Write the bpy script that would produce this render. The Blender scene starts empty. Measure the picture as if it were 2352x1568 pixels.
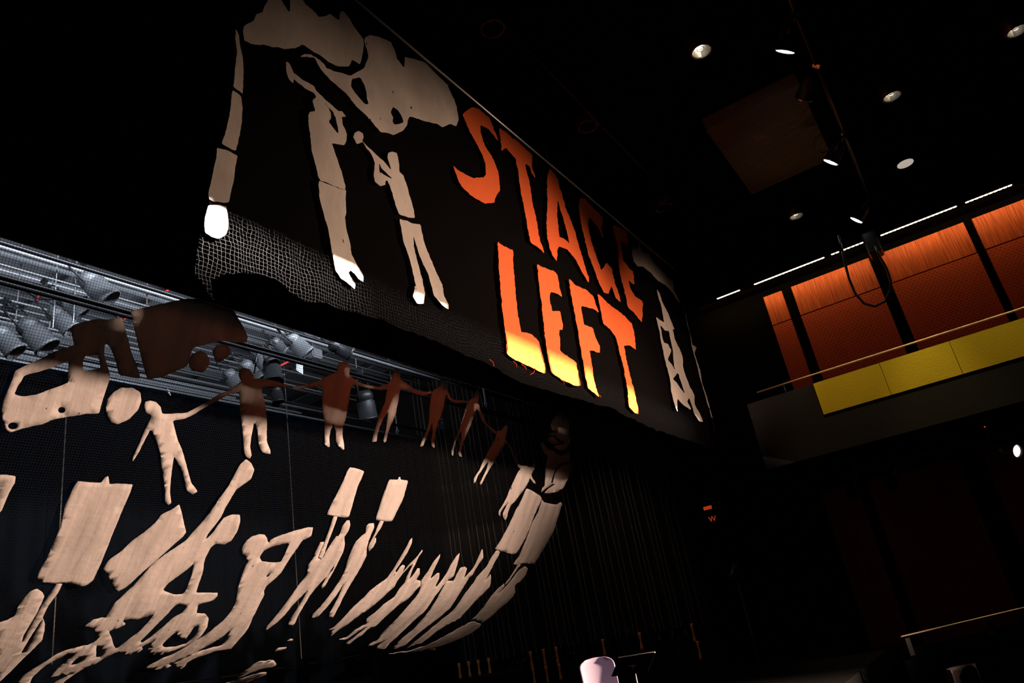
import bpy, bmesh, math, random
from mathutils import Vector, Matrix, noise, geometry
random.seed(7)
S = bpy.context.scene
C = S.collection
# ------------------------------------------------------------------ camera
F, CX, CY, EYE = 1703.0, 1176.0, 784.0, 1.15
AX = Vector((0.54261799, 0.2305851, 0.80771049))     # world X, Y, Z axes in camera terms (x right, y down, z ahead)
AY = Vector((-0.82254828, 0.34074462, 0.45531025))
AZ = Vector((-0.17023525, -0.91144041, 0.37456154))
cam = bpy.data.objects.new('camera', bpy.data.cameras.new('camera'))
C.objects.link(cam)
cam.data.sensor_width = 36.0
cam.data.lens = F / 2352.0 * 36.0
cam.data.clip_end = 200
R = Matrix(((AX.x, -AX.y, -AX.z), (AY.x, -AY.y, -AY.z), (AZ.x, -AZ.y, -AZ.z)))
cam.matrix_world = Matrix.Translation((0, 0, EYE)) @ R.to_4x4()
S.camera = cam
# ------------------------------------------------------------------ world, exposure, lights
w = bpy.data.worlds.new('world'); S.world = w; w.use_nodes = True
w.node_tree.nodes['Background'].inputs[0].default_value = (0.004, 0.004, 0.005, 1)
w.node_tree.nodes['Background'].inputs[1].default_value = 0.15
S.view_settings.view_transform = 'Standard'
S.view_settings.look = 'None'
S.view_settings.exposure = 0.0
S.view_settings.gamma = 1.0
S.view_settings.use_curve_mapping = False

def aim(o, loc, target):
    o.location = loc
    o.rotation_euler = (Vector(target) - Vector(loc)).to_track_quat('-Z', 'Y').to_euler()

def spot(name, loc, target, size, blend, watts, col, radius=0.05):
    l = bpy.data.lights.new(name, 'SPOT'); l.energy = watts; l.color = col
    l.spot_size = math.radians(size); l.spot_blend = blend; l.shadow_soft_size = radius
    o = bpy.data.objects.new(name, l); C.objects.link(o); aim(o, loc, target); return o

def area(name, loc, target, sx, sy, watts, col, spread=180, up=None):
    l = bpy.data.lights.new(name, 'AREA'); l.shape = 'RECTANGLE'; l.size = sx; l.size_y = sy
    l.energy = watts; l.color = col; l.spread = math.radians(spread)
    o = bpy.data.objects.new(name, l); C.objects.link(o)
    z = (Vector(loc) - Vector(target)).normalized(); x = Vector(up or (1, 0, 0)); x = (x - z * x.dot(z)).normalized(); y = z.cross(x)
    o.matrix_world = Matrix.Translation(loc) @ Matrix((x, y, z)).transposed().to_4x4(); return o

WARM = (1.0, 0.71, 0.55)
spot('front_flood_lamp', (12.6, -5.0, 3.4), (8.0, 6.0, 2.6), 63, 1.0, 31500, WARM, 0.3)
spot('added_side_fill', (9.0, -5.0, 3.6), (13.0, 4.1, 5.4), 27, 1.0, 8800, WARM, 0.12)  # added fill that brightens the far end of the banner
spot('hanging_spotlight_lamp', (8.9, 0.25, 7.5), (10.8, 4.1, 8.25), 40, 0.9, 40, (1.0, 0.85, 0.70), 0.05)
area('strip_batten_lamp', (6.25, 6.19, 5.044), (6.25, 4.1, 4.5), 14.5, 0.022, 1000, (1.0, 0.93, 0.86), 36)
spot('added_fly_rail_fill', (15.6, 7.2, 6.4), (17.9, 9.2, 1.0), 75, 0.9, 60, (1.0, 0.75, 0.55), 0.05)  # unseen warm fill added to bring up the ropes and lock handles
area('loft_work_lamp', (7.0, 8.2, 7.6), (7.0, 16, 7.9), 12.0, 0.5, 420, (0.80, 0.88, 1.0), 150)
area('added_loft_uplight', (6.0, 15.5, 6.6), (6.0, 15.5, 10), 14.0, 1.5, 150, (0.78, 0.87, 1.0), 170)  # unseen upward fill added behind the curtain to light the loft boards
spot('chair_special_lamp', (6.9, 2.6, 6.2), (8.5, 4.42, 0.75), 10, 0.7, 420, (0.88, 0.66, 0.95), 0.05)
spot('balcony_downlight_lamp', (12.6, -0.98, 8.40), (14.0, -0.9, 3.2), 46, 0.6, 460, (1.0, 0.80, 0.42), 0.05)
spot('board_downlight_lamp', (12.45, 1.23, 8.36), (14.0, 1.0, 3.2), 46, 0.6, 460, (1.0, 0.80, 0.42), 0.05)
spot('added_ceiling_fill', (13.0, 0.2, 4.8), (12.6, 0.75, 8.6), 40, 0.8, 40, (1.0, 0.74, 0.42), 0.1)  # added upward fill for the ceiling board, in mid-air with no fixture
area('wall_wash_lamp', (15.62, 0.3, 7.33), (16.05, 0.3, 7.12), 7.4, 0.03, 27, (1.0, 0.58, 0.24), 160, (0, 1, 0))

# ------------------------------------------------------------------ picture point -> point on a real surface
def ray(px, py):
    d = Vector(((px - CX) / F, (py - CY) / F, 1.0)); return Vector((d.dot(AX), d.dot(AY), d.dot(AZ)))
O = Vector((0, 0, EYE))
def onY(px, py, y): r = ray(px, py); return O + r * (y / r.y)
def onpic(x, y, z):
    c = AX * x + AY * y + AZ * (z - EYE); return (CX + F * c.x / c.z, CY + F * c.y / c.z)
def onX(px, py, x): r = ray(px, py); return O + r * (x / r.x)
def onZ(px, py, z): r = ray(px, py); return O + r * ((z - EYE) / r.z)

# ------------------------------------------------------------------ materials
def mat(name, col, rough=0.6, metal=0.0, spec=0.3, emit=None, bump=None, grain=None, trans=0.0):
    """bump=(scale, strength, stretch xyz), grain=(scale, colour2, stretch xyz), trans=share of light let through (cloth)"""
    m = bpy.data.materials.new(name); m.use_nodes = True
    nt = m.node_tree; b = nt.nodes['Principled BSDF']; out = nt.nodes['Material Output']
    b.inputs['Base Color'].default_value = (*col, 1); b.inputs['Roughness'].default_value = rough
    b.inputs['Metallic'].default_value = metal; b.inputs['Specular IOR Level'].default_value = spec
    if emit: b.inputs['Emission Color'].default_value = (*emit[0], 1); b.inputs['Emission Strength'].default_value = emit[1]
    tc = None
    def noise_tex(scale, st):
        nonlocal tc
        if tc is None: tc = nt.nodes.new('ShaderNodeTexCoord')
        mp = nt.nodes.new('ShaderNodeMapping'); mp.inputs['Scale'].default_value = st
        nt.links.new(tc.outputs['Object'], mp.inputs[0])
        n = nt.nodes.new('ShaderNodeTexNoise'); n.inputs['Scale'].default_value = scale; n.inputs['Detail'].default_value = 5
        nt.links.new(mp.outputs[0], n.inputs['Vector']); return n
    if grain:
        n = noise_tex(grain[0], grain[2]); mx = nt.nodes.new('ShaderNodeMix'); mx.data_type = 'RGBA'
        cr = nt.nodes.new('ShaderNodeValToRGB'); cr.color_ramp.elements[0].position = .35; cr.color_ramp.elements[1].position = .65
        nt.links.new(n.outputs['Fac'], cr.inputs[0]); nt.links.new(cr.outputs[0], mx.inputs[0])
        mx.inputs[6].default_value = (*col, 1); mx.inputs[7].default_value = (*grain[1], 1)
        nt.links.new(mx.outputs[2], b.inputs['Base Color'])
    if bump:
        n = noise_tex(bump[0], bump[2]); bp = nt.nodes.new('ShaderNodeBump'); bp.inputs['Strength'].default_value = bump[1]
        bp.inputs['Distance'].default_value = 0.02
        nt.links.new(n.outputs['Fac'], bp.inputs['Height']); nt.links.new(bp.outputs[0], b.inputs['Normal'])
    if trans:
        t = nt.nodes.new('ShaderNodeBsdfTranslucent'); t.inputs[0].default_value = (*[min(1, c * 1.0 + .0) for c in col], 1)
        ms = nt.nodes.new('ShaderNodeMixShader'); ms.inputs[0].default_value = trans
        nt.links.new(b.outputs[0], ms.inputs[1]); nt.links.new(t.outputs[0], ms.inputs[2]); nt.links.new(ms.outputs[0], out.inputs[0])
    m.diffuse_color = (*col, 1)
    return m

def grid_bump(m, cell, strength):
    """the coarse grid of the net pressing through thin cloth"""
    nt = m.node_tree; b = nt.nodes['Principled BSDF']
    uv = nt.nodes.new('ShaderNodeUVMap'); sp = nt.nodes.new('ShaderNodeSeparateXYZ'); nt.links.new(uv.outputs[0], sp.inputs[0])
    prev = None
    for k in (0, 1):
        a = nt.nodes.new('ShaderNodeMath'); a.operation = 'PINGPONG'; a.inputs[1].default_value = cell / 2
        nt.links.new(sp.outputs[k], a.inputs[0])
        l = nt.nodes.new('ShaderNodeMath'); l.operation = 'LESS_THAN'; l.inputs[1].default_value = cell * .09
        nt.links.new(a.outputs[0], l.inputs[0])
        if prev is None: prev = l
        else:
            s = nt.nodes.new('ShaderNodeMath'); s.operation = 'MAXIMUM'; nt.links.new(prev.outputs[0], s.inputs[0]); nt.links.new(l.outputs[0], s.inputs[1]); prev = s
    bp = nt.nodes.new('ShaderNodeBump'); bp.inputs['Strength'].default_value = strength; bp.inputs['Distance'].default_value = .01
    nt.links.new(prev.outputs[0], bp.inputs['Height'])
    old = b.inputs['Normal'].links[0].from_node if b.inputs['Normal'].links else None
    if old: nt.links.new(old.outputs[0], bp.inputs['Normal'])
    nt.links.new(bp.outputs[0], b.inputs['Normal'])

M = {}
M['paper'] = mat('unbleached_cloth', (.76, .64, .53), .85, bump=(9, .3, (1, 1, 1)), trans=.75)
M['sail'] = mat('wrinkled_cloth', (.30, .258, .232), .85, bump=(8, .35, (1, 1, 2)), trans=.05)
grid_bump(M['sail'], .055, .25)
def worn(m, streak):
    """small black nicks in the cloth, and fine gathers along it"""
    nt = m.node_tree; b = nt.nodes['Principled BSDF']; uv = nt.nodes.new('ShaderNodeUVMap')
    def nz(sc, scale, det):
        mp = nt.nodes.new('ShaderNodeMapping'); mp.inputs['Scale'].default_value = sc; nt.links.new(uv.outputs[0], mp.inputs[0])
        n = nt.nodes.new('ShaderNodeTexNoise'); n.inputs['Scale'].default_value = scale; n.inputs['Detail'].default_value = det; nt.links.new(mp.outputs[0], n.inputs['Vector']); return n
    n = nz((1, .45, 1), 13, 1); cr = nt.nodes.new('ShaderNodeValToRGB'); cr.color_ramp.elements[0].position = .775; cr.color_ramp.elements[1].position = .79
    nt.links.new(n.outputs['Fac'], cr.inputs[0]); mx = nt.nodes.new('ShaderNodeMix'); mx.data_type = 'RGBA'; nt.links.new(cr.outputs[0], mx.inputs[0])
    mx.inputs[6].default_value = b.inputs['Base Color'].default_value; mx.inputs[7].default_value = (.02, .018, .016, 1); nt.links.new(mx.outputs[2], b.inputs['Base Color'])
    n3 = nz((streak[0] * .35, streak[1] * .35, 1), 1, 6); hv = nt.nodes.new('ShaderNodeMapRange'); nt.links.new(n3.outputs['Fac'], hv.inputs[0])
    for q, v_ in zip((1, 2, 3, 4), (.3, .7, .72, 1.08)): hv.inputs[q].default_value = v_
    mu = nt.nodes.new('ShaderNodeVectorMath'); mu.operation = 'SCALE'; nt.links.new(mx.outputs[2], mu.inputs[0]); nt.links.new(hv.outputs[0], mu.inputs[3]); nt.links.new(mu.outputs[0], b.inputs['Base Color'])
    n2 = nz(streak, 1, 4); bp = nt.nodes.new('ShaderNodeBump'); bp.inputs['Strength'].default_value = .35; bp.inputs['Distance'].default_value = .03
    nt.links.new(n2.outputs['Fac'], bp.inputs['Height']); old = b.inputs['Normal'].links[0].from_node; nt.links.new(old.outputs[0], bp.inputs['Normal']); nt.links.new(bp.outputs[0], b.inputs['Normal'])
worn(M['paper'], (5, 2.5, 1)); worn(M['sail'], (16, 2.2, 1))
M['orange'] = mat('orange_cloth', (.66, .100, .018), .85, bump=(10, .3, (1, 1, 1)), trans=.62)
M['cord'] = mat('black_net_cord', (.007, .007, .007), .9, spec=0)
M['black'] = mat('black_paint', (.003, .003, .003), .85, spec=0)
M['velvet'] = mat('black_velvet', (.0016, .0014, .0014), 1.0, spec=0)
M['curtain'] = mat('black_serge', (.002, .0035, .006), .95, spec=0)
M['bright'] = mat('bright_steel', (.75, .72, .68), .35, metal=.6)
M['steel'] = mat('galvanised_steel', (.42, .43, .45), .38, metal=.55)
M['bar'] = mat('grey_painted_steel', (.24, .25, .27), .5, metal=.3)
M['darkpipe'] = mat('black_steel_pipe', (.012, .012, .014), .32, spec=.5)
M['fixture'] = mat('grey_lamp_housing', (.20, .21, .225), .45, metal=.3)
M['fixdark'] = mat('black_lamp_housing', (.02, .021, .024), .4, spec=.5)
M['chrome'] = mat('chrome', (.9, .88, .84), .12, metal=1.0)
M['loft'] = mat('grey_loft_board', (.13, .13, .14), .8, bump=(6, .3, (1, 1, 1)))
M['red'] = mat('red_gel_tube', (.62, .03, .03), .5)
M['white'] = mat('white_card', (.75, .75, .76), .7)
M['reflect'] = mat('satin_reflector', (.85, .80, .72), .28, metal=1.0)
M['rope'] = mat('rope', (.12, .10, .085), .9, bump=(60, .5, (1, 1, 1)))
M['brick'] = mat('dark_stage_wall', (.008, .007, .007), .9, bump=(5, .5, (1, 1, 1)))
M['floor'] = mat('black_stage_floor', (.004, .004, .004), .7, spec=.1)
M['wood'] = mat('orange_handle', (.92, .34, .12), .5)
M['number'] = mat('grey_number_paint', (.16, .15, .14), .8)
M['plastic'] = mat('white_plastic', (.36, .30, .37), .4)
M['tan'] = mat('tan_handrail', (.86, .62, .40), .45)
M['yellow'] = mat('ochre_panel', (.52, .395, .004), .7, bump=(30, .25, (1, 1, 1)))
M['brown'] = mat('dark_brown_board', (.004, .0034, .002), .8)
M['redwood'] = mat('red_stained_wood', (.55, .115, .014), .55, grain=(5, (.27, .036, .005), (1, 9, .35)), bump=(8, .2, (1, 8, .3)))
M['slat'] = mat('brown_ceiling_board', (.10, .085, .05), .7)
M['speaker'] = mat('lit_white_grille', (.78, .72, .66), .8, emit=((1, .86, .72), .42))  # faint emission stands in for light falling on the disc
M['lamp'] = mat('lamp_glow', (1, .9, .75), .5, emit=((1.0, .86, .62), 60))
M['lamphalf'] = mat('warm_lens_glow', (1, .9, .8), .5, emit=((1.0, .84, .70), 2.2))
M['lampcool'] = mat('cool_lamp_glow', (1, 1, 1), .5, emit=((.92, .95, 1.0), 7))
M['diode'] = mat('diode_glow', (1, .85, .6), .5, emit=((1.0, .80, .46), 7))
M['redlight'] = mat('red_pilot_glow', (.8, .1, .02), .5, emit=((1.0, .09, .02), .34))
M['seat'] = mat('dark_red_seat', (.012, .002, .0015), .7)

def perforated(name):
    m = mat(name, (.50, .075, .014), .6); nt = m.node_tree; b = nt.nodes['Principled BSDF']
    tc = nt.nodes.new('ShaderNodeTexCoord'); mp = nt.nodes.new('ShaderNodeMapping'); nt.links.new(tc.outputs['Object'], mp.inputs[0])
    br = nt.nodes.new('ShaderNodeTexBrick'); br.inputs['Scale'].default_value = 1.0
    mp.inputs['Rotation'].default_value = (math.radians(90), 0, math.radians(90))
    br.inputs['Brick Width'].default_value = .085; br.inputs['Row Height'].default_value = .05; br.inputs['Mortar Size'].default_value = .016; br.inputs['Mortar Smooth'].default_value = 0
    cb = nt.nodes.new('ShaderNodeCombineXYZ'); sp = nt.nodes.new('ShaderNodeSeparateXYZ')
    nt.links.new(tc.outputs['Object'], sp.inputs[0]); nt.links.new(sp.outputs[1], cb.inputs[0]); nt.links.new(sp.outputs[2], cb.inputs[1])
    nt.links.new(cb.outputs[0], br.inputs['Vector'])
    br.inputs['Color1'].default_value = (.20, .028, .006, 1); br.inputs['Color2'].default_value = (.30, .042, .008, 1); br.inputs['Mortar'].default_value = (.50, .075, .014, 1)
    nt.links.new(br.outputs[0], b.inputs['Base Color']); return m
M['shadewood'] = mat('shaded_red_wood', (.07, .008, .004), .6, grain=(5, (.045, .005, .003), (1, 9, .35)))  # shade under the balcony is put into this darker copy of the red wood
M['perf'] = perforated('perforated_red_wood')

def banner_gauze():
    """dense black gauze with pale coarse threads that let light through from behind"""
    m = bpy.data.materials.new('black_gauze'); m.use_nodes = True; nt = m.node_tree
    b = nt.nodes['Principled BSDF']; out = nt.nodes['Material Output']
    b.inputs['Base Color'].default_value = (.0014, .0012, .0012, 1); b.inputs['Roughness'].default_value = 1; b.inputs['Specular IOR Level'].default_value = 0
    uv = nt.nodes.new('ShaderNodeUVMap')
    nz = nt.nodes.new('ShaderNodeTexNoise'); nz.inputs['Scale'].default_value = 3.2; nz.inputs['Detail'].default_value = 4; nt.links.new(uv.outputs[0], nz.inputs['Vector'])
    ad = nt.nodes.new('ShaderNodeVectorMath'); ad.operation = 'MULTIPLY_ADD'; nt.links.new(nz.outputs['Color'], ad.inputs[0]); ad.inputs[1].default_value = (.16, .10, 0); nt.links.new(uv.outputs[0], ad.inputs[2])
    sp = nt.nodes.new('ShaderNodeSeparateXYZ'); nt.links.new(ad.outputs[0], sp.inputs[0])
    prev = None
    for k, cell, th in ((0, .036, .0017), (1, .038, .0014)):
        a = nt.nodes.new('ShaderNodeMath'); a.operation = 'PINGPONG'; a.inputs[1].default_value = cell / 2; nt.links.new(sp.outputs[k], a.inputs[0])
        l = nt.nodes.new('ShaderNodeMath'); l.operation = 'LESS_THAN'; l.inputs[1].default_value = th; nt.links.new(a.outputs[0], l.inputs[0])
        if prev is None: prev = l
        else:
            s = nt.nodes.new('ShaderNodeMath'); s.operation = 'MAXIMUM'; nt.links.new(prev.outputs[0], s.inputs[0]); nt.links.new(l.outputs[0], s.inputs[1]); prev = s
    n2 = nt.nodes.new('ShaderNodeTexNoise'); n2.inputs['Scale'].default_value = 40; nt.links.new(uv.outputs[0], n2.inputs['Vector'])
    mu = nt.nodes.new('ShaderNodeMath'); mu.operation = 'MULTIPLY'; nt.links.new(prev.outputs[0], mu.inputs[0]); nt.links.new(n2.outputs['Fac'], mu.inputs[1])
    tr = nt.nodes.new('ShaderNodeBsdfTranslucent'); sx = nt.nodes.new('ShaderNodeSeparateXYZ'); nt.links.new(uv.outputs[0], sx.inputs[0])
    cr = nt.nodes.new('ShaderNodeMapRange'); nt.links.new(sx.outputs[0], cr.inputs[0])       # fainter backlight is put into the thread colour towards the far end
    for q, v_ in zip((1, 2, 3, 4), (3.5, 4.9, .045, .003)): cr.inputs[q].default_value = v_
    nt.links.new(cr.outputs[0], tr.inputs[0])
    ms = nt.nodes.new('ShaderNodeMixShader'); nt.links.new(mu.outputs[0], ms.inputs[0]); nt.links.new(b.outputs[0], ms.inputs[1]); nt.links.new(tr.outputs[0], ms.inputs[2])
    nt.links.new(ms.outputs[0], out.inputs[0]); return m
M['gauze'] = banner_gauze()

# ------------------------------------------------------------------ object helpers
def tag(o, label=None, cat=None, group=None, kind=None):
    if label: o['label'] = label
    if cat: o['category'] = cat
    if group: o['group'] = group
    if kind: o['kind'] = kind
    return o
def thing(name, label, cat, loc=(0, 0, 0), rot=None, group=None):
    o = bpy.data.objects.new(name, None); C.objects.link(o); o.location = loc; o.empty_display_size = .1
    if rot: o.rotation_euler = rot
    return tag(o, label, cat, group)
def obj(name, bm, m, parent=None, smooth=False, label=None):
    me = bpy.data.meshes.new(name); bm.normal_update(); bm.to_mesh(me); bm.free()
    for x in (m if isinstance(m, (list, tuple)) else [m]): me.materials.append(M[x] if isinstance(x, str) else x)
    if smooth:
        for p in me.polygons: p.use_smooth = True
    o = bpy.data.objects.new(name, me); C.objects.link(o)
    if parent: o.parent = parent
    if label: o['label'] = label
    return o
def box(bm, lo, hi):
    r = bmesh.ops.create_cube(bm, size=1.0)
    for v in r['verts']: v.co = Vector([(lo[i] + hi[i]) / 2 + v.co[i] * (hi[i] - lo[i]) for i in range(3)])
    return r['verts']
def frame_of(d):
    d = d.normalized(); a = Vector((0, 0, 1)) if abs(d.z) < .9 else Vector((1, 0, 0)); u = d.cross(a).normalized(); return u, d.cross(u).normalized()
def tube(bm, pts, r, n=10, caps=True):
    pts = [Vector(p) for p in pts]; rings = []
    rs = r if isinstance(r, (list, tuple)) else [r] * len(pts)
    u = None
    for i, p in enumerate(pts):
        d = (pts[min(i + 1, len(pts) - 1)] - pts[max(i - 1, 0)]).normalized()
        if u is None: u, v = frame_of(d)
        else: u = (u - d * u.dot(d)).normalized(); v = d.cross(u)
        rings.append([bm.verts.new(p + (u * math.cos(2 * math.pi * k / n) + v * math.sin(2 * math.pi * k / n)) * rs[i]) for k in range(n)])
    for a, b in zip(rings, rings[1:]):
        for k in range(n): bm.faces.new((a[k], a[(k + 1) % n], b[(k + 1) % n], b[k]))
    if caps: bm.faces.new(rings[0][::-1]); bm.faces.new(rings[-1])
def lathe(bm, prof, n=28, ax=None):
    """prof: (r, z) turned about local z"""
    rings = [[bm.verts.new((r * math.cos(2 * math.pi * k / n), r * math.sin(2 * math.pi * k / n), z)) for k in range(n)] for r, z in prof]
    for a, b in zip(rings, rings[1:]):
        for k in range(n): bm.faces.new((a[k], a[(k + 1) % n], b[(k + 1) % n], b[k]))
    return rings
def dup(root, name=None):
    r = root.copy(); C.objects.link(r)
    for ch in list(root.children):
        c = ch.copy(); C.objects.link(c); c.parent = r
        for g in list(ch.children): d = g.copy(); C.objects.link(d); d.parent = c
    return r
B = bmesh.new

# ------------------------------------------------------------------ cut cloth: an outline laid on the banner's real surface
YB = 4.1                                                # the hanging plane of the big banner
def bill(x, z): return .035 * math.sin(x * .9 + 1) * math.sin(z * .7) + .05 * noise.noise(Vector((x * .5, z * .45, 3.1)))
class Plane:
    def uv(self, px, py): p = onY(px, py, YB); return (p.x, min(p.z, 8.55))
    def at(self, u, v, off): return Vector((u, YB + bill(u, v) - off, v))
NS = 1.35                                               # the net's hanging curve, in its own cross-section (Y, Z)
PROF = [(4.55, 6.35), (4.62, 5.9), (4.70, 5.4), (4.80, 4.72), (4.9, 4.45), (5.18, 3.8), (5.51, 3.25), (5.93, 2.65), (6.36, 2.19), (6.77, 1.83), (7.4, 1.53), (7.96, 1.38), (8.53, 1.33), (9.0, 1.36), (9.55, 1.45)]
def smooth_prof():
    P = [Vector((y * NS, EYE + (z - EYE) * NS)) for y, z in PROF]; out = []
    for i in range(len(P) - 1):
        a, b, c, d = P[max(i - 1, 0)], P[i], P[i + 1], P[min(i + 2, len(P) - 1)]
        for k in range(10):
            t = k / 10; out.append(.5 * (2 * b + (c - a) * t + (2 * a - 5 * b + 4 * c - d) * t * t + (3 * b - a - 3 * c + d) * t ** 3))
    out.append(P[-1]); return out
PF = smooth_prof(); PS = [0.0]
for a, b in zip(PF, PF[1:]): PS.append(PS[-1] + (b - a).length)
class Sail:
    def uv(self, px, py):
        r = ray(px, py); best = None; near = None
        for i in range(len(PF) - 1):
            a, b = PF[i], PF[i + 1]; e = b - a
            # O + t r meets a + k e in (Y, Z)
            det = r.y * (-e.y) + e.x * r.z
            if abs(det) < 1e-9: continue
            dy, dz = a.x, a.y - EYE
            t = (dy * (-e.y) + e.x * dz) / det; k = (r.y * dz - r.z * dy) / det
            if -1e-6 <= k <= 1 + 1e-6 and t > .1 and (best is None or t < best[0]): best = (t, PS[i] + k * e.length)
            miss = abs(a.y - (EYE + r.z * a.x / r.y))
            if near is None or miss < near[0]: near = (miss, a.x / r.y, PS[i])
        if best is None: best = near[1:]
        return (r.x * best[0], best[1])
    def at(self, u, v, off):
        v = min(max(v, 0), PS[-1] - 1e-6); lo, hi = 0, len(PS) - 1
        while hi - lo > 1:
            m = (lo + hi) // 2
            if PS[m] <= v: lo = m
            else: hi = m
        e = (PF[hi] - PF[lo]).normalized(); p = PF[lo] + e * (v - PS[lo]); n = Vector((e.y, -e.x))      # towards the house, underneath
        d = .03 * noise.noise(Vector((u * .6, v * .6, 9.3))) + off
        q = p + n * d; return Vector((u, q.x, q.y))
PLANE, SAIL = Plane(), Sail()

def soften(pts, step, jit, sharp=.10):
    n = len(pts); out = []
    for i in range(n):                                   # clip each corner a little, as scissors do
        p, q = Vector(pts[i]), Vector(pts[(i + 1) % n]); out += [p.lerp(q, sharp), p.lerp(q, 1 - sharp)]
    res = []
    for i in range(len(out)):
        p, q = out[i], out[(i + 1) % len(out)]; m = max(1, int((q - p).length / step))
        for k in range(m):
            c = p.lerp(q, k / m); res.append((c.x + random.uniform(-jit, jit), c.y + random.uniform(-jit, jit)))
    return res
def reg(ox, oy, k): return lambda *pts: [(ox + x / k, oy + y / k) for x, y in pts]
R1, R2, R3 = reg(420, 0, 3.3357), reg(420, 400, 3.3357), reg(1000, 220, 3.3357)
R4 = reg(1060, 550, 3.0743)
R5, R6, R7, R8 = reg(0, 520, 3.92), reg(0, 820, 3.92), reg(0, 1168, 3.92), reg(500, 1168, 3.92)
S1, S2, S3 = reg(500, 720, 3.92), reg(900, 820, 3.92), reg(900, 1168, 3.92)

def patch(name, surf, outline, m, parent, holes=(), off=.014, cell=.09, wr=.008, jit=.6, step=6, label=None, thick=.004, stretch=(3, 3), shift=None):
    loops = [soften(outline, step, jit)] + [soften(h, step, jit, .15) for h in holes]
    V, E = [], []
    for L in loops:
        b0 = len(V)
        for p in L: V.append(Vector(surf.uv(*p)))
        n = len(L); E += [(b0 + i, b0 + (i + 1) % n) for i in range(n)]
    us = [v.x for v in V]; vs = [v.y for v in V]
    nu = min(160, int((max(us) - min(us)) / cell)); nv = min(160, int((max(vs) - min(vs)) / cell))
    for i in range(1, nu + 1):
        for j in range(1, nv + 1):
            V.append(Vector((min(us) + (i - .5 + random.uniform(-.2, .2)) * (max(us) - min(us)) / nu, min(vs) + (j - .5 + random.uniform(-.2, .2)) * (max(vs) - min(vs)) / nv)))
    vo, eo, fo, *_ = geometry.delaunay_2d_cdt(V, E, [], 0, 1e-5)
    UL = [[surf.uv(*p) for p in L] for L in loops]
    def inside(c, L):
        r = False; x1, y1 = L[-1]
        for x2, y2 in L:
            if (y1 > c.y) != (y2 > c.y) and c.x < (x2 - x1) * (c.y - y1) / (y2 - y1) + x1: r = not r
            x1, y1 = x2, y2
        return r
    keep = []
    for f in fo:
        c = (vo[f[0]] + vo[f[1]] + vo[f[2]]) / 3
        if inside(c, UL[0]) and not any(inside(c, h) for h in UL[1:]): keep.append(f)
    fo = keep
    bm = B(); uvl = bm.loops.layers.uv.new('UVMap'); sd = random.uniform(0, 50); bv = []
    for v in vo:
        d = off + wr * (noise.noise(Vector((v.x * stretch[0], v.y * stretch[1], sd))) + .5 * noise.noise(Vector((v.x * stretch[0] * 2.3, v.y * stretch[1] * 2.3, sd + 9))))
        bv.append(bm.verts.new(surf.at(v.x, v.y, d)))
    for f in fo:
        try: fc = bm.faces.new([bv[i] for i in f])
        except ValueError: continue
        for lp, i in zip(fc.loops, f): lp[uvl].uv = vo[i]
    for v in [v for v in bm.verts if not v.link_faces]: bm.verts.remove(v)
    bmesh.ops.recalc_face_normals(bm, faces=bm.faces)
    o = obj(name, bm, m, parent, True, label)
    if thick and surf is SAIL:
        s = o.modifiers.new('thickness', 'SOLIDIFY'); s.thickness = thick; s.offset = 0
    return o

# ================================================================== the setting
def struct(name, bm, m): return tag(obj(name, bm, m), kind='structure')
bm = B(); box(bm, (-6, 2.3, -.3), (18.1, 20, 0)); struct('floor_stage', bm, 'floor')
bm = B(); box(bm, (-6, -9, -1.0), (16.3, 2.3, -.9)); struct('floor_house', bm, 'floor')
bm = B(); box(bm, (-6, -9, 8.72), (16.5, 6.0, 8.85)); struct('ceiling_house', bm, 'black')
bm = B(); box(bm, (16.2, -9, -1.0), (16.5, 5.6, 8.72)); struct('wall_house', bm, 'black')
bm = B(); box(bm, (-6, 6.0, onY(600, 721, 6.0).z - .02), (18.1, 6.05, 10.5)); struct('wall_proscenium', bm, 'velvet')
bm = B(); box(bm, (18.1, 6.0, 0), (18.4, 20, 11)); struct('wall_stage', bm, 'brick')
bm = B(); box(bm, (-6, 20, 0), (18.4, 20.2, 11)); struct('wall_back', bm, 'black')
bm = B()                                                 # loft boards between black joists
x = -6.0
while x < 17.5:
    box(bm, (x, 6.1, 10.3), (x + 1.5, 19.9, 10.36)); x += 1.95
box(bm, (-6, 6.1, 10.55), (18.1, 20, 10.65))
struct('ceiling_loft', bm, 'loft')

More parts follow.
